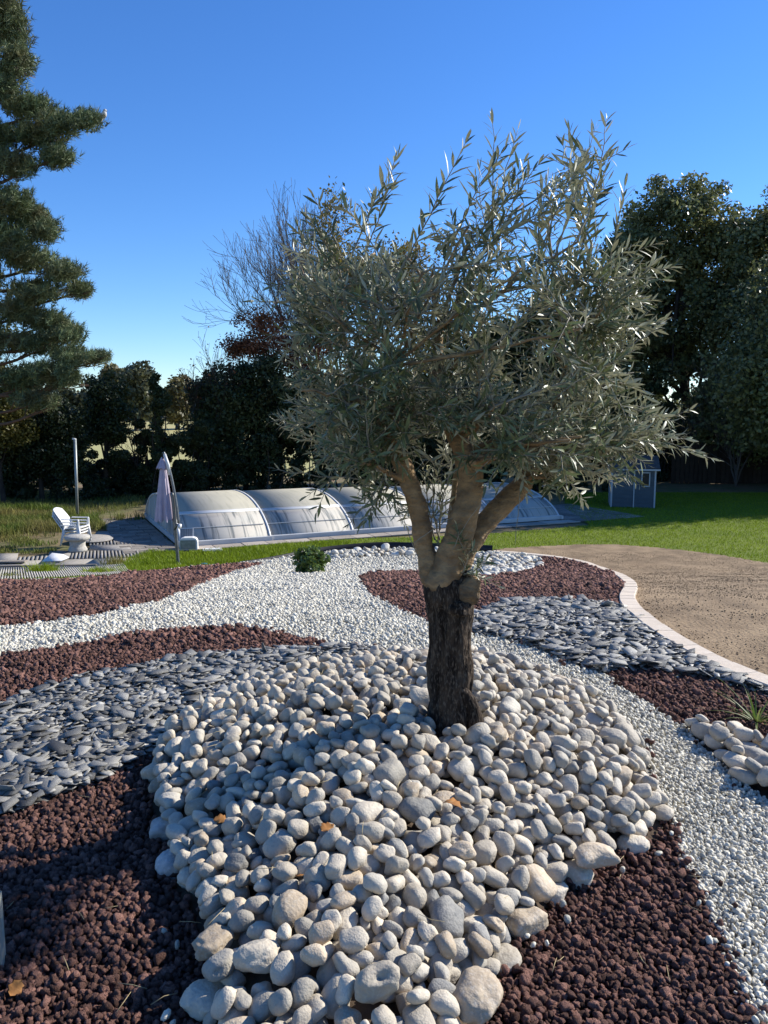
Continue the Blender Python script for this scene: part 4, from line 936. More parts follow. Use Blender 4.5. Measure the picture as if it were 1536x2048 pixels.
# ---------------------------------------------------------------- tall post
pp = gp(155, 1037); ph = at(150, 880, pp[1]); po = empty('metal_pole', (pp[0], pp[1], ZP)); tag(po, 'tall thin galvanised pole standing behind the stacked chairs', 'pole')
Hh = ph[2] - ZP
V, F = tube([(0, 0, -.1), (ph[0] - pp[0], 0, Hh)], [.042, .042], 10); add('shaft', mesh_arrays('shaft', V, tri(F), MATS['galvanised'], True), po)
V, F = tube([(ph[0] - pp[0] + .03, 0, Hh + .01), (ph[0] - pp[0] - .07, 0, Hh + .035)], [.03, .03], 8); add('end_cap', mesh_arrays('end_cap', V, tri(F), MATS['white_alu'], True), po)

# ---------------------------------------------------------------- cantilever parasol, closed
ub = gp(357, 1130); UY = ub[1]; um = empty('parasol', (ub[0], ub[1], ub[2])); tag(um, 'closed lilac cantilever parasol on a leaning grey mast beside the enclosure', 'parasol'); U0 = np.array(um.location)
def upt(px, py, dy=0): return at(px, py, UY + dy) - U0
M_ = [upt(357,1135), upt(353,1085), upt(350,1045), upt(347,1010), upt(343,985)]
V, F = tube(open_cr(M_, 4), np.full(17, .036), 12); add('mast', mesh_arrays('mast', V, tri(F), MATS['grey_metal'], True), um)
V, F = tube(open_cr([upt(357,1046,-.03), upt(353,1010,-.03), upt(346,970,-.03), upt(338,935,-.03), upt(331,915,-.03), upt(327,904,-.03)], 5), np.full(26, .026), 10); add('arm', mesh_arrays('arm', V, tri(F), MATS['grey_metal'], True), um)
V, F = tube([upt(340,950,-.03), upt(336,930,-.03), upt(329,908,-.03)], [.034, .036, .03], 10); add('arm_sleeve', mesh_arrays('arm_sleeve', V, tri(F), MATS['white_alu'], True), um)
V, F = tube([upt(349,1060,-.02), upt(354,1050,-.03), upt(360,1052,-.04)], [.02, .03, .045], 10); crk = add('crank', mesh_arrays('crank', V, tri(F), MATS['grey_metal'], True), um)
V, F = tube([upt(357,1052,-.1), upt(362,1053,-.1)], [.05, .05], 12); add('knob', mesh_arrays('knob', V, tri(F), MATS['white_plastic'], True), crk)
V, F = tube([upt(357,1134), upt(357,1126)], [.075, .06], 12); add('socket', mesh_arrays('socket', V, tri(F), MATS['grey_metal'], True), um)
V, F = tube([upt(326,920), upt(326,906)], [.02, .014], 8); add('finial', mesh_arrays('finial', V, tri(F), MATS['dark_rubber'], True), um)
def cloth(name, top, bot, r0, r1, folds, seed, hem=0.0, seg=96, n=22):
    r = np.random.default_rng(seed); V = []; a = np.arange(seg) * 2 * np.pi / seg; top = np.array(top); bot = np.array(bot); phs = r.uniform(0, 6.28, 4)
    for i in range(n):
        t = i / (n - 1); c = top + (bot - top) * t; rad = r0 + (r1 - r0) * t ** .8
        k = 1 + (.06 + .24 * t) * (np.cos(folds * a + phs[0] + .5 * t) * .6 + np.cos((folds - 3) * a + phs[1]) * .3 + .2 * np.cos(3 * a + phs[2] + t))
        z = c[2] + hem * t ** 4 * np.cos(folds * a + phs[3]) ; V.append(np.stack([c[0] + rad * k * np.cos(a), c[1] + rad * k * np.sin(a), z], -1))
    V = np.concatenate(V); i = np.arange(n * seg).reshape(n, seg); F = np.stack([i[:-1], np.roll(i[:-1], -1, 1), np.roll(i[1:], -1, 1), i[1:]], -1).reshape(-1, 4)
    return add(name, mesh_arrays(name, V, F, MATS['lilac_cloth'], True), um)
cloth('canopy', upt(326,922,.02), upt(329,1040,.02), .035, .165, 9, 1, .03); cloth('vent_cap', upt(325,914,.02), upt(326,937,.02), .02, .12, 8, 2, .015, 64, 10)

# ---------------------------------------------------------------- motor box with solar panel, slab, scrap
mb = gp(375, 1101); bx_ = empty('motor_box', (mb[0], mb[1] + .15, ZP), math.atan2(AX[1], AX[0]) * .35); tag(bx_, 'white enclosure motor housing with a small solar panel beside the parasol mast', 'motor box')
def housing(bm):
    pr_ = [(-.2,0),(-.2,.2),(-.17,.26),(-.10,.285),(.10,.285),(.17,.26),(.2,.2),(.2,0)]; a = [bm.verts.new((x, -.12, z)) for x, z in pr_]; b = [bm.verts.new((x, .12, z)) for x, z in pr_]; bm.faces.new(a); bm.faces.new(b[::-1])
    for i in range(8): j = (i + 1) % 8; bm.faces.new((a[j], a[i], b[i], b[j]))
bmesh_obj('housing', housing, 'white_plastic', bx_, bevel=.006)
bmesh_obj('front_plate', lambda bm: box(bm, (-.01, -.125, .125), (.34, .012, .21)), 'galvanised', bx_, bevel=.02)
sp = bmesh_obj('solar_panel', lambda bm: box(bm, (0, 0, 0), (.30, .02, .26)), 'white_plastic', bx_, (-.06, .16, .34)); sp.rotation_euler = (R(-18), 0, 0)
for i in range(7): bmesh_obj('cell', lambda bm: box(bm, (-.117 + i * .039, -.012, 0), (.034, .008, .23)), 'panel_grey', sp)
s_ = gp(425, 1103); tag(bmesh_obj('slab', lambda bm: (box(bm, (0, 0, .03), (.42, .26, .05)), box(bm, (.0, 0, .062), (.34, .18, .012))), 'white_board', None, (s_[0], s_[1], ZP), .3, bevel=.008), 'flat pale hatch cover lying at the foot of the enclosure', 'cover')
s_ = gp(408, 1131); V, F = pebble_arrays(901, 2, .12); tag(add('plastic_scrap', mesh_arrays('plastic_scrap', V * (.07, .05, .045), F, MATS['blue_plastic'], False), loc=(s_[0], s_[1], s_[2] + .03)), 'crumpled blue plastic scrap in the grass below the parasol', 'litter')

# ---------------------------------------------------------------- garden shed
sh = gp(1262, 1012); SHY = sh[1]; shed = empty('garden_shed', (*gp(1222, 1014)[:2], ZP), R(-14)); tag(shed, 'small blue-grey garden shed with white trim in the shade of the trees', 'shed')
LX, WY, HE, HR = 1.35, 1.5, 1.30, 1.62          # local +x along the long side to the right, +y away
def boards(axis):
    for k in range(9):
        z0 = k * HE / 9
        if axis == 'side': bmesh_obj('board', lambda bm: box(bm, (LX / 2, .012, z0 + HE / 18), (LX, .024, HE / 9 - .006), Matrix.Rotation(R(-3), 3, 'X')), 'shed_blue', shed)
        else: bmesh_obj('board', lambda bm: box(bm, (.012, WY / 2, z0 + HE / 18), (.024, WY, HE / 9 - .006), Matrix.Rotation(R(3), 3, 'Y')), 'shed_blue', shed)
boards('side'); boards('end')
bmesh_obj('wall', lambda bm: box(bm, (LX / 2 + .02, WY / 2 + .02, HE / 2), (LX - .02, WY - .02, HE)), 'shed_blue', shed)
def gab(bm):
    v = [bm.verts.new(q) for q in ((0, 0, HE), (0, WY, HE), (0, WY / 2, HR), (LX, 0, HE), (LX, WY, HE), (LX, WY / 2, HR))]
    bm.faces.new((v[0], v[2], v[1])); bm.faces.new((v[3], v[4], v[5]))
    bm.faces.new((v[0], v[1], v[4], v[3])); bm.faces.new((v[0], v[3], v[5], v[2])); bm.faces.new((v[1], v[2], v[5], v[4]))
bmesh_obj('gable', gab, 'shed_blue', shed)
for s in (0, 1):
    ang = math.atan2(HR - HE, WY / 2) * (1 if s == 0 else -1); y = WY / 4 - .05 if s == 0 else WY * 3 / 4 + .05
    rf = bmesh_obj('roof', lambda bm: box(bm, (LX / 2, y, (HE + HR) / 2 + .035 - .02), (LX + .26, WY / 2 + .19, .04), Matrix.Rotation(ang, 3, 'X')), 'shed_roof', shed)
bmesh_obj('fascia', lambda bm: box(bm, (LX / 2, -.155, HE - .045), (LX + .27, .02, .05)), 'shed_trim', shed)
for s in (0, 1):
    ang = math.atan2(HR - HE, WY / 2) * (1 if s == 0 else -1); y = WY / 4 - .05 if s == 0 else WY * 3 / 4 + .05
    bmesh_obj('bargeboard', lambda bm: box(bm, (-.14, y, (HE + HR) / 2 + .02), (.02, WY / 2 + .19, .055), Matrix.Rotation(ang, 3, 'X')), 'shed_trim', shed)
for (x, y) in ((0, 0), (LX, 0), (0, WY)): bmesh_obj('corner_trim', lambda bm: box(bm, (x, y, HE / 2), (.05, .05, HE)), 'shed_trim', shed)
bmesh_obj('trim', lambda bm: box(bm, (LX * .52, -.012, HE / 2), (.035, .02, HE)), 'shed_trim', shed)
dr = bmesh_obj('door', lambda bm: box(bm, (-.02, WY / 2, .56), (.03, .72, 1.1)), 'shed_blue', shed)
for (y, w, h, z) in ((WY / 2 - .37, .05, 1.14, .57), (WY / 2 + .37, .05, 1.14, .57)): bmesh_obj('frame', lambda bm: box(bm, (-.03, y, z), (.04, w, h)), 'shed_trim', dr)
bmesh_obj('frame', lambda bm: box(bm, (-.03, WY / 2, 1.155), (.04, .8, .05)), 'shed_trim', dr)
win = bmesh_obj('window', lambda bm: box(bm, (LX * .78, -.02, HE * .72), (.22, .02, .42)), 'shed_glass', shed)
for (dx, dz, w, h) in ((-.12, 0, .035, .48), (.12, 0, .035, .48), (0, .22, .27, .035), (0, -.22, .27, .035)): bmesh_obj('frame', lambda bm: box(bm, (LX * .78 + dx, -.028, HE * .72 + dz), (w, .03, h)), 'shed_trim', win)

# wooden fence in the deep shade behind the shed
fen = empty('wooden_fence', (*at(1400, 960, 34.)[:2], ZP)); tag(fen, 'dark brown board fence in deep shade at the far right', 'fence'); mat('fence_wood', (.045,.03,.02), (.032,.022,.015), 5, .9, rnd=.25)
fb = None
for i in range(52):
    o = bpy.data.objects.new('board', fb) if fb else bmesh_obj('board', lambda bm: box(bm, (0, 0, .85), (.185, .025, 1.7)), 'fence_wood', fen, bevel=.006)
    if fb: COL.objects.link(o); o.parent = fen
    fb = o.data; o.location = (-1.2 + i * .2, (i % 2) * .004, 0)
bmesh_obj('rail', lambda bm: box(bm, (4, .045, .4), (10.6, .05, .08)), 'fence_wood', fen); bmesh_obj('rail', lambda bm: box(bm, (4, .045, 1.35), (10.6, .05, .08)), 'fence_wood', fen)

# ---------------------------------------------------------------- wooden post at the left edge of the picture, dry leaves
w0 = gp(6, 1962); tag(bmesh_obj('wooden_post', lambda bm: box(bm, (0, 0, .12), (.12, .05, .30)), 'rust_post', None, (w0[0] - .068, w0[1] + .02, w0[2] - .02), R(8), bevel=.006), 'short weathered post standing in lava gravel at the left edge', 'post')
def dry_leaf(px, py, lift, s, seed, label, m='dry_leaf'):
    r = np.random.default_rng(seed); g_ = gp(px, py); d = ray(px, py); t = .5
    while True:
        q = np.array([0, 0, CAM_Z]) + d * t
        if q[2] <= hz(q[0], q[1]) + lift: break
        t += .003
    n = 9; V = []; F = []
    for i in range(n):
        u = i / (n - 1); w = .42 * math.sin(math.pi * min(1, u * 1.05)) ** .7 * (1 + .25 * math.sin(u * 19))
        for sd in (-1, 0, 1): V.append((u - .5, sd * w, .35 * abs(sd) * w + .18 * math.sin(u * 3 + seed) + r.normal(0, .02)))
        if i:
            a = (i - 1) * 3; b = i * 3; F += [(a, a + 1, b + 1, b), (a + 1, a + 2, b + 2, b + 1)]
    o = add('dry_leaf', mesh_arrays('dry_leaf', np.array(V) * s, np.array(F), MATS[m], True), loc=q, rot=(r.uniform(-.5, .5), r.uniform(-.5, .5), r.uniform(0, 6))); md = o.modifiers.new('thick', 'SOLIDIFY'); md.thickness = .0008
    return tag(o, label, 'leaf', 'dry leaves lying in the bed')
dry_leaf(905, 1612, .13, .07, 1, 'crumpled brown leaf lying between pebbles right of the mound centre'); dry_leaf(655, 1655, .12, .05, 2, 'brown leaf caught between pebbles left of the mound centre')
dry_leaf(598, 1750, .12, .03, 3, 'tiny orange leaf fragment between pebbles in front of the mound'); dry_leaf(32, 1975, .045, .045, 4, 'orange leaf on lava gravel next to the weathered post')
dry_leaf(440, 1640, .12, .045, 5, 'brown leaf on the left flank of the pebble mound in tree shade')
# ---------------------------------------------------------------- foliage clouds
def leaf_cloud(C, n, size, rng, spread, flat=.0, aspect=.55, up=0.35, jitter=.35):
    """n small rhombic leaves round clump centres C (k,3) with radii spread (k,)"""
    k = rng.integers(0, len(C), n); d = rng.normal(0, 1, (n, 3)); d /= np.linalg.norm(d, axis=1)[:, None]; r = rng.random(n) ** .45
    P = C[k] + d * (r * spread[k])[:, None] * np.array([1, 1, .8])
    nrm = rng.normal(0, 1, (n, 3)) + d * .9 + np.array([0, 0, up]); nrm /= np.linalg.norm(nrm, axis=1)[:, None]
    t = np.cross(nrm, rng.normal(0, 1, (n, 3))); t /= np.linalg.norm(t, axis=1)[:, None] + 1e-9; b = np.cross(nrm, t)
    s = size * rng.uniform(1 - jitter, 1 + jitter, n)[:, None]
    V = np.stack([P - t * s, P + b * s * aspect, P + t * s, P - b * s * aspect], 1).reshape(-1, 3)
    F = np.arange(4 * n).reshape(n, 4); a = np.repeat(np.clip(rng.random(n) * .6 + (rng.random(len(C))[k]) * .4, 0, 1), 4)
    return V, F, a
def clumps(blobs, k, rng, shell=.55):
    """clump centres scattered through ellipsoids (cx,cy,cz,rx,ry,rz), more of them near the surface"""
    B = np.array(blobs, float); w = (B[:, 3] * B[:, 4] * B[:, 5]) ** (2 / 3); w /= w.sum(); i = rng.choice(len(B), k, p=w)
    d = rng.normal(0, 1, (k, 3)); d /= np.linalg.norm(d, axis=1)[:, None]; r = (shell + (1 - shell) * rng.random(k)) * rng.uniform(.75, 1.06, k)
    return B[i, :3] + d * B[i, 3:] * r[:, None]
def lm(name, c1, c2, transl=.25, rnd=.45, rough=.5, spec=.35, scale=.5, c3=None):
    return mat(name, c1, c2, scale, rough, rnd=rnd, attr='rnd', transl=transl, spec=spec, c3=c3)
lm('leaf_dark', (.040,.058,.020), (.055,.072,.026)); lm('leaf_oak', (.12,.138,.050), (.155,.16,.062), .35, spec=.45, rough=.45); lm('leaf_hedge', (.026,.040,.014), (.040,.052,.018))
lm('leaf_gold', (.20,.145,.025), (.13,.115,.025)); lm('leaf_copper', (.23,.09,.04), (.15,.065,.035)); lm('leaf_far', (.075,.085,.045), (.10,.10,.05)); lm('leaf_far_gold', (.16,.13,.05), (.11,.11,.045))
lm('leaf_bush', (.075,.125,.025), (.12,.175,.035), .25, .5, .35, .6); lm('leaf_yellow', (.12,.105,.022), (.075,.085,.02)); lm('needle', (.105,.145,.068), (.135,.155,.070), .15, .4, .6, .25, .35, (.15,.125,.06))
lm('leaf_weed', (.07,.12,.02), (.10,.15,.03)); lm('blade', (.10,.16,.03), (.16,.20,.05), .3)
mat('bark_grey', (.13,.115,.095), (.08,.07,.06), 4, .95, .6, 30); mat('bark_dark', (.035,.028,.022), (.05,.04,.03), 4, .95, .6, 30); mat('bark_pine', (.16,.09,.055), (.09,.06,.045), 4, .95, .8, 20); mat('twig_grey', (.12,.105,.09), (.085,.072,.062), 2, .9)
def branchy(soup, p0, d0, L, r0, depth, rng, tips=None, spread=.45, up=.12, seg=5, ratio=.72, kids=(2, 3), min_r=.004):
    """recursive branching; tips collects the end points"""
    n = 5; P = [np.array(p0, float)]; d = np.array(d0, float)
    for i in range(n):
        d = d + rng.normal(0, .10, 3) + np.array([0, 0, up * .25]); d /= np.linalg.norm(d); P.append(P[-1] + d * L / n)
    r1 = max(r0 * .62, min_r); soup.add(*tube(P, np.linspace(r0, r1, n + 1), seg, False), rng.random())
    if depth <= 0:
        if tips is not None: tips.append(P[-1])
        return
    for k in range(int(rng.integers(kids[0], kids[1] + 1)) + 1):
        at_ = P[-1] if k == 0 else P[int(rng.integers(2, n + 1))]; dd = d + rng.normal(0, spread, 3) + np.array([0, 0, up]); dd /= np.linalg.norm(dd)
        branchy(soup, at_, dd, L * ratio * rng.uniform(.8, 1.15), r1 * (.95 if k == 0 else .75), depth - 1, rng, tips, spread, up, max(3, seg - 1), ratio, kids, min_r)
def pxb(px, py, rx, ry, Y, ry_depth=None):
    """ellipsoid blob from its outline in the photograph at distance Y"""
    c = at(px, py, Y); k = Y / FPX; return (c[0], c[1], c[2], rx * k, (ry_depth or max(rx, ry) * k * .8), ry * k)
def tree(name, label, base, blobs, nclump, nleaf, leaf, m, seed, trunk_r, cl=.55, cat='tree', group=None, shell=.55, bark='bark_dark', limbs=10, crown_name='crown', bare=0):
    rng = np.random.default_rng(seed); o = empty(name, base); O = np.array(o.location); tag(o, label, cat, group)
    C = clumps(blobs, nclump, rng, shell); sp = rng.uniform(.6, 1.3, nclump) * cl; V, F, a = leaf_cloud(C, nleaf, leaf, rng, sp)
    cr = add(crown_name, mesh_arrays(crown_name, V - O, F, MATS[m], False, {'rnd': a}), o)
    s = Soup(); B = np.array(blobs); cen = np.average(B[:, :3], axis=0, weights=B[:, 3]); topz = (B[:, 2] + B[:, 5]).max()
    mid = np.array([(cen[0] * .6 + O[0] * .4), (cen[1] * .6 + O[1] * .4), O[2] + (cen[2] - O[2]) * .55]); P = open_cr([O - (0, 0, .2), (O + mid) / 2 + rng.normal(0, .1, 3), mid, cen + (0, 0, .2 * (topz - cen[2]))], 4); s.add(*tube(P, np.linspace(trunk_r, trunk_r * .35, len(P)), 10, False), .5)
    tr = add('trunk', s.mesh('trunk', bark), o, loc=-O)
    s = Soup()
    for i in rng.choice(nclump, min(limbs, nclump), replace=False):
        st = P[int(rng.integers(len(P) // 3, len(P)))]; e = C[i]; q = (st + e) / 2 + np.array([0, 0, -.1 * np.linalg.norm(e - st)]) + rng.normal(0, .1, 3); s.add(*tube(open_cr([st, q, e], 4), np.linspace(trunk_r * .33, .012, 9), 6, False), .5)
    lb = add('limbs', s.mesh('limbs', bark), o, loc=-O); lb['kind'] = 'stuff'
    return o, C
def gbase(px, Y): return (at(px, 1000, Y)[0], Y, float(gz(Y)))

# --- tall dark evergreens on the right
tree('evergreen_oak', 'tall dark evergreen oak rising behind the olive crown at the right', gbase(1385, 37), [pxb(1330,470,110,110,37), pxb(1400,430,110,95,37), pxb(1270,520,65,80,37), pxb(1250,640,80,110,36.5), pxb(1350,620,130,120,37), pxb(1440,560,110,110,37), pxb(1340,780,150,120,37), pxb(1230,800,90,110,36), pxb(1475,500,65,80,36), pxb(1480,640,80,90,36)], 480, 80600, 0.099, 'leaf_oak', 101, .34, .8, limbs=26, shell=.6)
tree('evergreen_oak', 'dark evergreen oak cut off by the right edge of the picture', gbase(1560, 34), [pxb(1530,520,70,110,34), pxb(1600,480,90,120,34), pxb(1510,680,110,110,34), pxb(1600,640,120,130,34), pxb(1500,830,130,100,34), pxb(1610,800,150,120,34)], 320, 49600, 0.095, 'leaf_oak', 102, .32, .75, limbs=18, shell=.6)
tree('laurel_tree', 'low dark laurel behind the blue shed', gbase(1250, 39), [pxb(1200,880,120,80,39), pxb(1330,900,120,70,39), pxb(1130,900,90,70,40)], 220, 31000, 0.099, 'leaf_dark', 103, .2, .7, limbs=8)
tree('laurel_tree', 'low dark laurel at the far right above the board fence', gbase(1480, 38), [pxb(1450,900,120,80,38), pxb(1580,890,130,90,38)], 200, 27900, 0.099, 'leaf_dark', 104, .2, .7, limbs=8)
# trees right of the picture whose shade lies on the lawn and the shed
for (x, y, h, sd, lab) in ((15.8, 28.2, 9.5, 5, 'dense tree at the right edge behind the lawn'), (25, 34.5, 14, 6, 'tall tree far right of the lawn'), (20, 31, 11, 4, 'leafy tree just outside the right edge, shading the lawn'), (23, 33, 12, 1, 'broad tree right of the lawn, shading the shed'), (27, 33, 13, 2, 'tall tree behind the shading tree at the right'), (17.5, 31, 10, 3, 'bushy tree beyond the board fence at the far right')):
    tree('shade_tree', lab, (x, y, ZP), [(x, y, ZP + h * .62, h * .32, h * .32, h * .36), (x - 1.5, y - .5, ZP + h * .42, h * .28, h * .28, h * .28), (x + 1.5, y + 1, ZP + h * .4, h * .28, h * .28, h * .25)], 420, 65100, 0.087, 'leaf_oak', 110 + sd, .3, 1.0, limbs=10)
# --- bare grey shrub in front of the right-hand oaks
def bare_tree(name, label, base, stems, L, r0, depth, seed, bark, leaf_m=None, nleaf=0, leaf=.06, spread=.4, up=.15, ratio=.74, kids=(2, 3), min_r=.005, keep=None, clr=.12):
    rng = np.random.default_rng(seed); o = empty(name, base); O = np.array(o.location); tag(o, label, 'tree'); s = Soup(); tips = []
    t_ = Soup()
    for d in stems: branchy(s, O, np.array(d, float) / np.linalg.norm(d), L, r0, depth, rng, tips, spread, up, 6, ratio, kids, min_r)
    br = add('branches', s.mesh('branches', bark), o, loc=-O); br['kind'] = 'stuff'
    if nleaf:
        T = np.array(tips); 
        if keep is not None: T = T[keep(T)]
        V, F, a = leaf_cloud(T, nleaf, leaf, rng, np.full(len(T), clr)); add('crown', mesh_arrays('crown', V - O, F, MATS[leaf_m], False, {'rnd': a}), o)
    return o, np.array(tips)
bare_tree('bare_shrub', 'leafless grey twiggy shrub in front of the dark oaks at the right', gbase(1470, 33), [(-.25, 0, 1), (.05, 0, 1), (.3, 0, 1), (-.1, -.1, 1), (.15, .1, 1), (-.35, .05, .9)], 1.75, .045, 5, 201, 'twig_grey', spread=.34, up=.10, ratio=.78, kids=(2, 2), min_r=.007)
# --- the vase-shaped half bare tree left of the olive
B0 = gbase(645, 33)
bare_tree('autumn_tree', 'tall vase-shaped tree, half bare with yellowing leaves, behind the olive', B0, [(-.30, 0, 1), (-.14, .1, 1), (.02, -.1, 1), (.18, .1, 1), (.32, 0, 1)], 4.15, .11, 5, 202, 'bark_grey', 'leaf_gold', 11000, .08, spread=.27, up=.14, ratio=.68, kids=(3, 3), min_r=.007, keep=lambda T: (T[:, 0] > at(650, 500, 33)[0]) & (T[:, 2] < at(650, 385, 33)[2]), clr=.35)
# --- copper shrub, dark evergreen mass behind the enclosure
tree('copper_shrub', 'shrub with reddish brown autumn leaves left of the olive crown', gbase(560, 31), [pxb(540,690,85,45,31), pxb(490,700,50,25,31), pxb(600,740,60,40,31), pxb(520,640,60,28,31), pxb(465,690,34,20,31), pxb(620,690,60,40,31)], 220, 11625, 0.053, 'leaf_copper', 301, .08, .35, limbs=34, shell=.3, bark='bark_dark')
tree('evergreen_shrub', 'broad dark evergreen shrub behind the left part of the pool enclosure', gbase(490, 30), [pxb(460,800,85,75,30), pxb(540,790,90,80,30), pxb(420,850,50,90,30), pxb(620,830,80,90,30), pxb(480,900,100,60,30)], 300, 52700, 0.072, 'leaf_dark', 302, .12, .5, limbs=14)
tree('evergreen_shrub', 'dark evergreen mass behind the olive trunk and enclosure', gbase(800, 31), [pxb(700,850,110,110,31), pxb(820,840,110,120,31), pxb(940,850,120,110,31), pxb(1060,860,110,110,31)], 380, 65100, 0.080, 'leaf_dark', 303, .15, .6, limbs=14)
tree('evergreen_tree', 'dark tree crown hidden behind the right part of the olive', gbase(1080, 36), [pxb(1080,700,110,100,36), pxb(980,740,90,90,36), pxb(1170,740,80,90,36), pxb(900,720,80,80,36)], 260, 37200, 0.091, 'leaf_dark', 304, .25, .7, limbs=14)
# --- hedge with gaps, field behind it
def hedge(label, x0, x1, Y, h0, h1, n, seed, m='leaf_hedge', dens=1.0):
    rng = np.random.default_rng(seed); a = at(x0, 950, Y)[0]; b = at(x1, 950, Y)[0]; o = empty('hedge', ((a + b) / 2, Y, float(gz(Y)))); tag(o, label, 'hedge', 'hedge along the back of the garden'); O = np.array(o.location)
    k = int((b - a) * 14 * dens); x = rng.uniform(a, b, k); top = h0 + (h1 - h0) * (.5 + .5 * np.sin(x * 2.1 + seed)) ; z = O[2] + top * rng.random(k) ** 1.15; C = np.stack([x, Y + rng.normal(0, .35, k), z], -1)
    V, F, at_ = leaf_cloud(C, int(n * 4.2), .052, rng, rng.uniform(.18, .38, k)); fo = add('foliage', mesh_arrays('foliage', V - O, F, MATS[m], False, {'rnd': at_}), o); fo['kind'] = 'stuff'
    s = Soup()
    for i in range(int((b - a) * 1.6)):
        xx_ = rng.uniform(a, b); p = np.array([xx_, Y + rng.normal(0, .2), O[2] - .1]); q = p + (rng.normal(0, .35), rng.normal(0, .2), rng.uniform(1.0, h1)); s.add(*tube(open_cr([p, (p + q) / 2 + rng.normal(0, .08, 3), q], 3), np.linspace(.035, .012, 7), 5, False), .5)
    st = add('stems', s.mesh('stems', 'bark_dark'), o, loc=-O); st['kind'] = 'stuff'
hedge('leafy dark hedge at the far left behind the pole', -160, 190, 27.5, 1.9, 3.0, 9000, 1)
hedge('thin see-through hedge behind the parasol with field light showing', 180, 420, 28.5, 2.1, 2.8, 14000, 2, dens=1.2)
hedge('dark hedge behind the middle of the pool enclosure', 410, 900, 29, 1.7, 2.7, 12000, 3)
hedge('dark hedge between the enclosure end and the shed', 880, 1260, 31, 1.6, 2.8, 12000, 4, 'leaf_dark')
hedge('tall dark thicket closing the view under the pine', -200, 232, 31.5, 3.0, 4.4, 16000, 5, 'leaf_dark')
hedge('tall dark thicket behind the evergreen shrubs', 395, 1000, 33, 3.0, 4.2, 20000, 6, 'leaf_dark')
hedge('tall dark thicket behind the board fence and shed', 1080, 1750, 35.5, 3.4, 5.2, 26000, 7, 'leaf_dark')
hedge('low thick hedge foot behind the parasol', 170, 430, 29.3, .9, 1.5, 6000, 8)
# ivy-clad trees in the hedge line
tree('ivy_tree', 'round ivy-covered tree in the hedge left of the parasol', gbase(212, 28.5), [pxb(212,800,38,55,28.5), pxb(195,850,30,40,28.5), pxb(235,840,25,45,28.5)], 110, 17050, 0.061, 'leaf_dark', 401, .13, .35, limbs=10)
o_, _ = tree('ivy_tree', 'slim ivy-wrapped trunk standing above the parasol', gbase(313, 28.5), [pxb(313,800,9,66,28.5,.16), pxb(313,900,9,70,28.5,.16), pxb(322,800,14,32,28.5,.3)], 70, 9300, 0.049, 'leaf_dark', 402, .12, .18, limbs=4)
bare_tree('bare_sapling', 'bare leaning sapling in the hedge beside the ivy-wrapped trunk', gbase(300, 28.6), [(-.18, 0, 1), (.02, 0, 1)], 1.5, .05, 3, 403, 'bark_dark', spread=.35, ratio=.7)
bare_tree('bare_sapling', 'thin bare sapling with a few leaves against the sky left of the copper shrub', gbase(418, 29), [(-.1, 0, 1), (-.22, 0, 1)], 2.0, .03, 4, 404, 'bark_dark', 'leaf_copper', 160, .05, spread=.3, ratio=.72, min_r=.006)
tree('yellowing_shrub', 'yellow-green autumn shrub at the left edge below the pine', gbase(10, 26), [pxb(0,790,50,70,26), pxb(30,850,45,50,26), pxb(-40,850,80,90,26), pxb(0,660,30,30,28)], 150, 21700, 0.057, 'leaf_yellow', 405, .1, .4, limbs=10)
tree('hedgerow_shrub', 'dark leafy shrub below the pine beside the tall pole', gbase(85, 27), [pxb(70,900,60,70,27), pxb(130,900,45,60,27), pxb(110,840,60,40,27), pxb(20,920,60,60,27)], 200, 29450, 0.057, 'leaf_hedge', 406, .1, .4, limbs=10)
# --- far trees beyond the field
for (lab, px, Y, bl, m, sd) in (('large round tree beyond the field behind the ivy-wrapped trunk', 278, 105, [(278,770,34,45),(262,800,22,35),(298,800,22,35)], 'leaf_far', 1), ('small golden tree beyond the field next to the pine tip', 228, 120, [(228,755,22,22),(222,790,22,30)], 'leaf_far_gold', 2), ('yellow-green tree beyond the field right of the ivy-wrapped trunk', 360, 110, [(360,785,20,28),(350,815,18,24)], 'leaf_far_gold', 3), ('dark tree beyond the field left of the copper shrub', 400, 115, [(400,800,26,30),(430,800,26,40)], 'leaf_far', 4), ('distant tree beyond the field at the left under the pine', 120, 120, [(120,800,50,32),(170,810,36,26),(60,800,40,36)], 'leaf_far', 5), ('distant tree beyond the field behind the evergreen shrub', 520, 118, [(480,800,50,40),(560,790,50,45)], 'leaf_far', 6)):
    tree('distant_tree', lab, gbase(px, Y), [pxb(a, b, c, d, Y) for a, b, c, d in bl], 120, 7000, .34, m, 500 + sd, .35, 1.3, group='trees beyond the field', limbs=8)
rg = np.random.default_rng(77); C = np.stack([rg.uniform(-160, 160, 900), rg.uniform(168, 185, 900), np.zeros(900)], -1); C[:, 2] = gz(C[:, 1]) + rg.random(900) * (5 + 2 * np.sin(C[:, 0] * .11))
V, F, a = leaf_cloud(C, 16000, .75, rg, np.full(900, 1.6)); tag(add('distant_woodland', mesh_arrays('distant_woodland', V, F, MATS['leaf_far'], False, {'rnd': a})), 'continuous belt of distant trees along the horizon', 'woodland', kind='stuff')

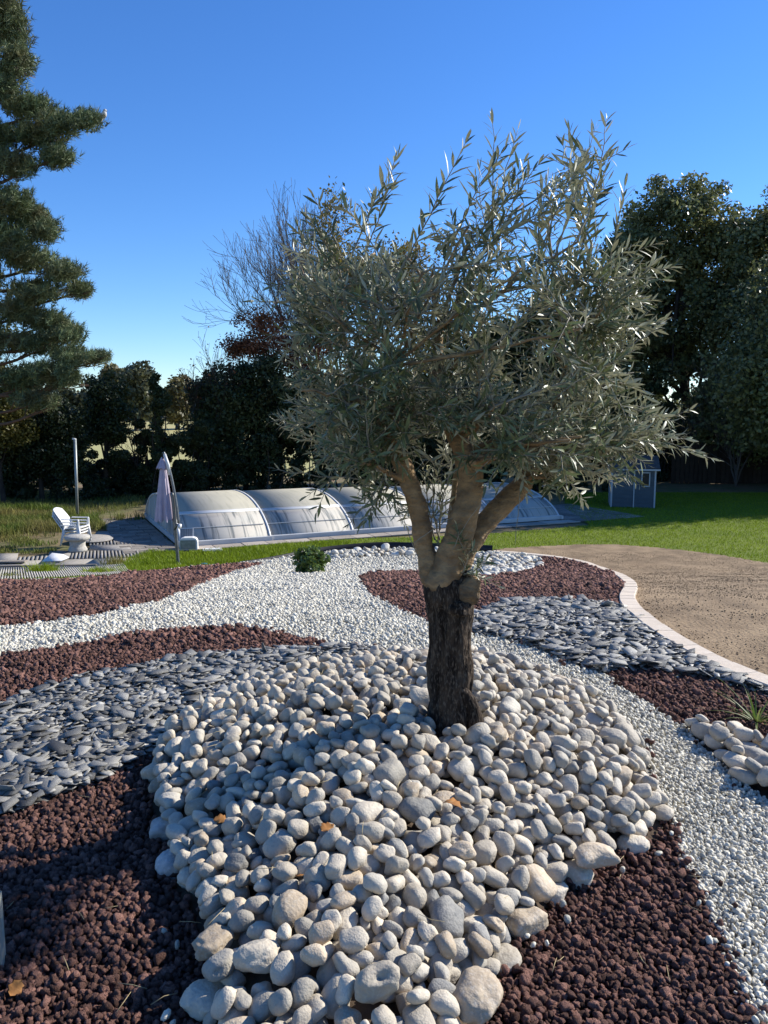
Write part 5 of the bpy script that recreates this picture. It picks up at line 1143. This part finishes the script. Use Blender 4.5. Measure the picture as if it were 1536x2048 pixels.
# ---------------------------------------------------------------- pine at the left edge
pine = empty('pine_tree', (at(-75, 1000, 23)[0], 23, float(gz(23)))); tag(pine, 'tall pine with tufted needle branches filling the left edge', 'tree'); PO = np.array(pine.location); rg = np.random.default_rng(8)
s = Soup(); tp = [PO - (0, 0, .3)] + [at(-75 + rg.normal(0, 6), py, 23) for py in (850, 700, 550, 400, 250, 100, -60, -200)]; TP = open_cr(tp, 5); s.add(*tube(TP, np.linspace(.34, .12, len(TP)), 16, False, .08, 3, 1), .5); add('trunk', s.mesh('trunk', 'bark_pine'), pine, loc=-PO)
PBL = [(20,55,48,62),(-10,20,60,60),(30,120,44,40),(0,170,55,50),(60,215,60,28),(120,240,60,28),(175,240,32,20),(70,270,75,32),(110,310,40,26),(30,330,60,30),(-20,280,60,60),(20,400,55,35),(60,430,45,30),(85,460,40,32),(20,480,60,40),(60,520,70,30),(120,545,50,30),(160,580,30,18),(70,590,70,26),(30,620,60,30),(90,640,60,26),(130,670,55,24),(60,690,70,28),(140,715,55,22),(190,720,28,14),(90,740,70,22),(40,760,70,26),(130,760,50,18),(60,800,50,18),(-30,440,60,70),(-40,560,60,60),(-40,680,60,60),(90,810,36,14)]
bl = []
for (a, b, c, d) in PBL:
    for dy in (-.9, .2, 1.1): q = pxb(a + rg.normal(0, 4), b + rg.normal(0, 4), c * .9, d * .85, 23 + dy + rg.normal(0, .2)); bl.append((q[0], q[1], q[2], q[3], .55, q[5]))
TC = clumps(bl, 12500, rg, .25); ns = Soup(); nv = []; nf = []; na = []; base_i = 0
for c in TC:
    ax = np.array([(c[0] - PO[0]) * .12, rg.normal(0, .35), .55 + rg.normal(0, .25)]); ax /= np.linalg.norm(ax); m_ = 16; L = rg.uniform(.13, .22); col_ = rg.random()
    d = ax * rg.uniform(.2, 1.0, (m_, 1)) + rg.normal(0, .55, (m_, 3)); d /= np.linalg.norm(d, axis=1)[:, None]; st = c + ax * rg.uniform(-.16, .12, (m_, 1)); w = np.cross(d, rg.normal(0, 1, (m_, 3))); w /= np.linalg.norm(w, axis=1)[:, None]; w *= .0125
    V = np.stack([st - w, st + w, st + d * L], 1).reshape(-1, 3); nv.append(V); na.append(np.full(len(V), np.clip(col_ + rg.normal(0, .1), 0, 1)))
V = np.concatenate(nv); add('needles', mesh_arrays('needles', V - PO, np.arange(len(V)).reshape(-1, 3), MATS['needle'], False, {'rnd': np.concatenate(na)}), pine)['kind'] = 'stuff'
s = Soup()
for (a, b, c, d) in PBL:
    st = TP[int(np.argmin(np.abs(TP[:, 2] - at(0, b + 30, 23)[2])))]; e = at(a + c * .6, b, 23 + rg.normal(0, .4)); q = (st + e) / 2 - np.array([0, 0, .25]); s.add(*tube(open_cr([st, q, e], 4), np.linspace(.075, .018, 9), 6, False), .5)
    for _ in range(7): e2 = at(a + rg.uniform(-c, c), b + rg.uniform(-d, d), 23 + rg.normal(0, .5)); k = q + (e - q) * rg.random(); s.add(*tube(open_cr([k, (k + e2) / 2 - (0, 0, .05), e2], 3), np.linspace(.022, .007, 7), 4, False), .5)
add('limbs', s.mesh('limbs', 'bark_pine'), pine, loc=-PO)['kind'] = 'stuff'
# white bird perched at the tip of the pine branch
bp = at(208, 229, 23); bird = empty('bird', bp); tag(bird, 'pale bird perched on the tip of the long pine branch', 'bird'); V, F = pebble_arrays(990, 3); mat('bird_pale', (.62,.60,.56), (.40,.38,.35), 9, .8); 
def blob(parts):
    bm = bmesh.new()
    for c, r, sc, rot in parts: bmesh.ops.create_icosphere(bm, subdivisions=3, radius=r, matrix=Matrix.Translation(c) @ Matrix.Rotation(rot, 4, 'Y') @ Matrix.Diagonal((*sc, 1)))
    me = bpy.data.meshes.new('body'); bm.to_mesh(me); bm.free(); me.materials.append(MATS['bird_pale']); o = add('body', me, bird); md = o.modifiers.new('r', 'REMESH'); md.mode = 'VOXEL'; md.voxel_size = .008; md.use_smooth_shade = True; return o
blob([((0, 0, 0), .09, (.85, .8, 1.15), .25), ((.03, 0, .10), .05, (1, .9, 1), 0), ((-.06, 0, -.11), .05, (.5, .7, 1.9), .35), ((.085, 0, .095), .016, (1.9, .7, .7), 0)])

# ---------------------------------------------------------------- round bush, weeds, grass tuft
bb = gp(622, 1150); tree('round_bush', 'small rounded green bush growing in the white gravel', (bb[0], bb[1], bb[2]), [(bb[0], bb[1], bb[2] + .26, .33, .30, .24), (bb[0] - .03, bb[1], bb[2] + .13, .26, .26, .14)], 140, 2300, .036, 'leaf_bush', 601, .02, .085, cat='bush', limbs=20, shell=.5)
def grass_blades(P, h, w, rng, lean=.35):
    n = len(P); a = rng.uniform(0, 6.283, n); hh = h * rng.uniform(.5, 1.25, n); t = np.stack([np.cos(a), np.sin(a), np.zeros(n)], -1) * (w * rng.uniform(.6, 1.3, n))[:, None]; ln = rng.normal(0, lean, (n, 2)) * hh[:, None]
    m_ = P + np.stack([ln[:, 0] * .35, ln[:, 1] * .35, hh * .6], -1); e = P + np.stack([ln[:, 0], ln[:, 1], hh], -1)
    V = np.stack([P - t, P + t, m_ + t * .7, e, m_ - t * .7], 1).reshape(-1, 3); i = np.arange(n)[:, None] * 5; F = np.concatenate([i + [0, 1, 2], i + [0, 2, 4], i + [4, 2, 3]]); return V, F, np.repeat(rng.random(n), 5)
def grass_patch(name, poly, n, h, w, m, label, seed, mask=None, cat='grass'):
    rng = np.random.default_rng(seed); bx = bounds(poly, 0); P = []
    while sum(len(p) for p in P) < n:
        x = rng.uniform(bx[0], bx[1], n); y = rng.uniform(bx[2], bx[3], n); ok = inside(poly, x, y); 
        px, py = proj(np.stack([x, y, gz(y)], -1)); ok &= (px > -200) & (px < 1740)
        if mask is not None: ok &= mask(x, y, rng)
        P.append(np.stack([x[ok], y[ok], gz(y[ok]) - .01], -1))
    P = np.concatenate(P)[:n]; V, F, a = grass_blades(P, h, w, rng); return tag(add(name, mesh_arrays(name, V, F, MATS[m], False, {'rnd': a})), label, cat, kind='stuff')
grass_patch('lawn_grass', LAWN, 110000, .055, .006, 'grass', 'short bright green lawn grass round the pool', 1)
grass_patch('border_grass', gpoly([(210,1150),(255,1120),(300,1103),(370,1107),(520,1094),(650,1084),(700,1084),(700,1096),(650,1103),(560,1116),(480,1126),(350,1139),(260,1149)]), 16000, .10, .006, 'grass', 'longer grass along the bed edge below the parasol', 2)
WILD = gpoly([(-120,1100),(-120,1012),(60,1014),(120,1022),(190,1032),(215,1060),(150,1065),(95,1075),(40,1072),(0,1075)])
grass_patch('wild_grass', WILD, 15000, .24, .008, 'wild_grass', 'tall sunlit wild grass and weeds left of the chairs', 3, lambda x, y, r: mnoise_v(x * 1.4, y * 1.6) + r.normal(0, .35, len(x)) > -.05)
grass_patch('dry_weeds', gpoly([(-100,1112),(-100,1068),(60,1066),(118,1072),(112,1106),(40,1108)]), 2600, .10, .008, 'wild_grass', 'sparse dry weeds on the bare earth left of the chairs', 6, lambda x, y, r: mnoise_v(x * 2.4, y * 2.1) + r.normal(0, .3, len(x)) > .1)
SHADE = gpoly([(-200,1015),(-200,985),(290,985),(290,1012),(200,1030),(100,1018)])
grass_patch('shade_grass', SHADE, 9000, .16, .008, 'wild_grass', 'shaded grass at the foot of the left hedge', 4)
for i, (px, py, n, h, lab) in enumerate(((88,1150,420,.20,'green grass tuft growing through the lattice panel'), (195,1150,380,.13,'low grass clump at the right end of the lattice panel'), (18,1158,120,.10,'small dry grass tuft at the far left of the lattice panel'), (230,1128,160,.16,'weed clump in front of the terrace slots'), (275,1040,90,.26,'weed at the far corner of the paved apron'), (240,1040,140,.25,'leafy weed beside the arch-shaped shadow'))):
    rng = np.random.default_rng(800 + i); c = gp(px, py); P = np.stack([c[0] + rng.normal(0, .11, n), c[1] + rng.normal(0, .16, n), np.zeros(n)], -1); P[:, 2] = gz(P[:, 1]) + .01; V, F, a = grass_blades(P, h, .007, rng, .5); o = empty('grass_tuft', c); add('blades', mesh_arrays('blades', V - c, F, MATS['grass' if i < 2 else 'wild_grass'], False, {'rnd': a}), o)['kind'] = 'stuff'; tag(o, lab, 'grass tuft', 'tufts round the terrace')
gt = gp(1512, 1448); tf = empty('grass_plant', gt); tag(tf, 'spiky green grass plant in lava gravel at the right edge', 'plant'); rng = np.random.default_rng(5)
for i in range(34):
    a = rng.uniform(0, 6.283); L = rng.uniform(.12, .27); el = rng.uniform(.25, 1.3); n = 7; V = []; F = []; d = np.array([math.cos(a), math.sin(a)]); sd = np.array([-d[1], d[0]])
    for k in range(n):
        t = k / (n - 1); r = L * t * math.cos(el * (1 - .35 * t)); z = L * (math.sin(el) * t - .45 * t * t * (1.4 - el)); w = .0045 * (1 - t ** 2) + .0004; p = d * (r + .012)
        V += [(p[0] - sd[0] * w, p[1] - sd[1] * w, z + .01), (p[0], p[1], z + .008), (p[0] + sd[0] * w, p[1] + sd[1] * w, z + .01)]
        if k: q = k * 3; F += [(q - 3, q - 2, q + 1, q), (q - 2, q - 1, q + 2, q + 1)]
    add('blade', mesh_arrays('blade', np.array(V), np.array(F), MATS['blade_one'] if 'blade_one' in MATS else mat('blade_one', (.10,.17,.03), (.20,.22,.07), 6, .5, rnd=.4, transl=.3), True), tf)
# ---------------------------------------------------------------- crumbs of earth, straw and stray stones
mat('crumb', (.34,.245,.145), (.22,.155,.09), 2, .95, rnd=.4)
rng = np.random.default_rng(99); bx = bounds(PATH, 0); x = rng.uniform(max(bx[0], 0), min(bx[1], 9), 120000); y = rng.uniform(bx[2], min(bx[3], 17), 120000)
m_ = inside(PATH, x, y) & in_view(x, y, 100) & (mnoise_v(x * 2.3, y * 1.9) + rng.normal(0, .9, len(x)) > .1); x = x[m_][:20000]; y = y[m_][:20000]
CR = [proto('earth_crumb', *chip_arrays(300 + s_, .3, .4), 'crumb', False) for s_ in range(5)]
o = gn_scatter('earth_crumbs', np.stack([x, y, gz(y) + .010], -1), rng.uniform(0, 6.28, (len(x), 3)), np.clip(np.exp(rng.normal(-5.5, .5, len(x))), .002, .012), CR); tag(o, 'crumbs of dry earth scattered over the bare ground', 'earth', kind='stuff')
# a few stones that strayed over the borders between the gravels
x = rng.uniform(-1.6, 2.2, 3000); y = rng.uniform(1.7, 7, 3000); r0 = region(x, y); near = np.zeros(len(x), bool)
for dx, dy in ((.1, 0), (-.1, 0), (0, .12), (0, -.12)): near |= region(x + dx, y + dy) != r0
k = near & (r0 > 0); xs_, ys_2, rr_ = x[k], y[k], r0[k]; wl_ = np.isin(rr_, [RK['lb'], RK['lc'], RK['le'], RK['lf'], RK['sl'], RK['sr']])
def stray(nm, xx_, yy_, pr, s0, lab):
    o = gn_scatter(nm, np.stack([xx_, yy_, hz(xx_, yy_) + .028], -1), rng.uniform(0, 6.28, (len(xx_), 3)), s0 * rng.uniform(.5, .9, len(xx_)), pr); tag(o, lab, 'gravel', kind='stuff')
stray('stray_white_gravel', xs_[wl_][:70], ys_2[wl_][:70], WHITE_P, .019, 'single white chips strayed onto the darker gravels'); stray('stray_lava_gravel', xs_[~wl_][:70], ys_2[~wl_][:70], LAVA_P, .022, 'single lava stones strayed onto the white gravel')
# straws lying on lava and pebbles
sw = Soup(); mat('straw', (.45,.36,.20), (.35,.27,.14), 20, .8)
for i in range(70):
    px, py = rng.uniform(0, 1536), rng.uniform(1280, 2040); g_ = gp(px, py); g_[2] = hz(g_[0], g_[1]) + rng.uniform(.03, .045) + (.10 if inside(MOUND, np.array([g_[0]]), np.array([g_[1]]))[0] else 0); a_ = rng.uniform(0, 3.14); L = rng.uniform(.03, .09); d = np.array([math.cos(a_), math.sin(a_), rng.normal(0, .08)]) * L / 2
    sw.add(*tube([g_ - d, g_ + (0, 0, rng.normal(0, .004)), g_ + d], [.0009, .0012, .0007], 4), rng.random())
tag(add('straw_litter', sw.mesh('straw_litter', 'straw')), 'thin dry straws scattered over the gravel beds', 'straw', kind='stuff')
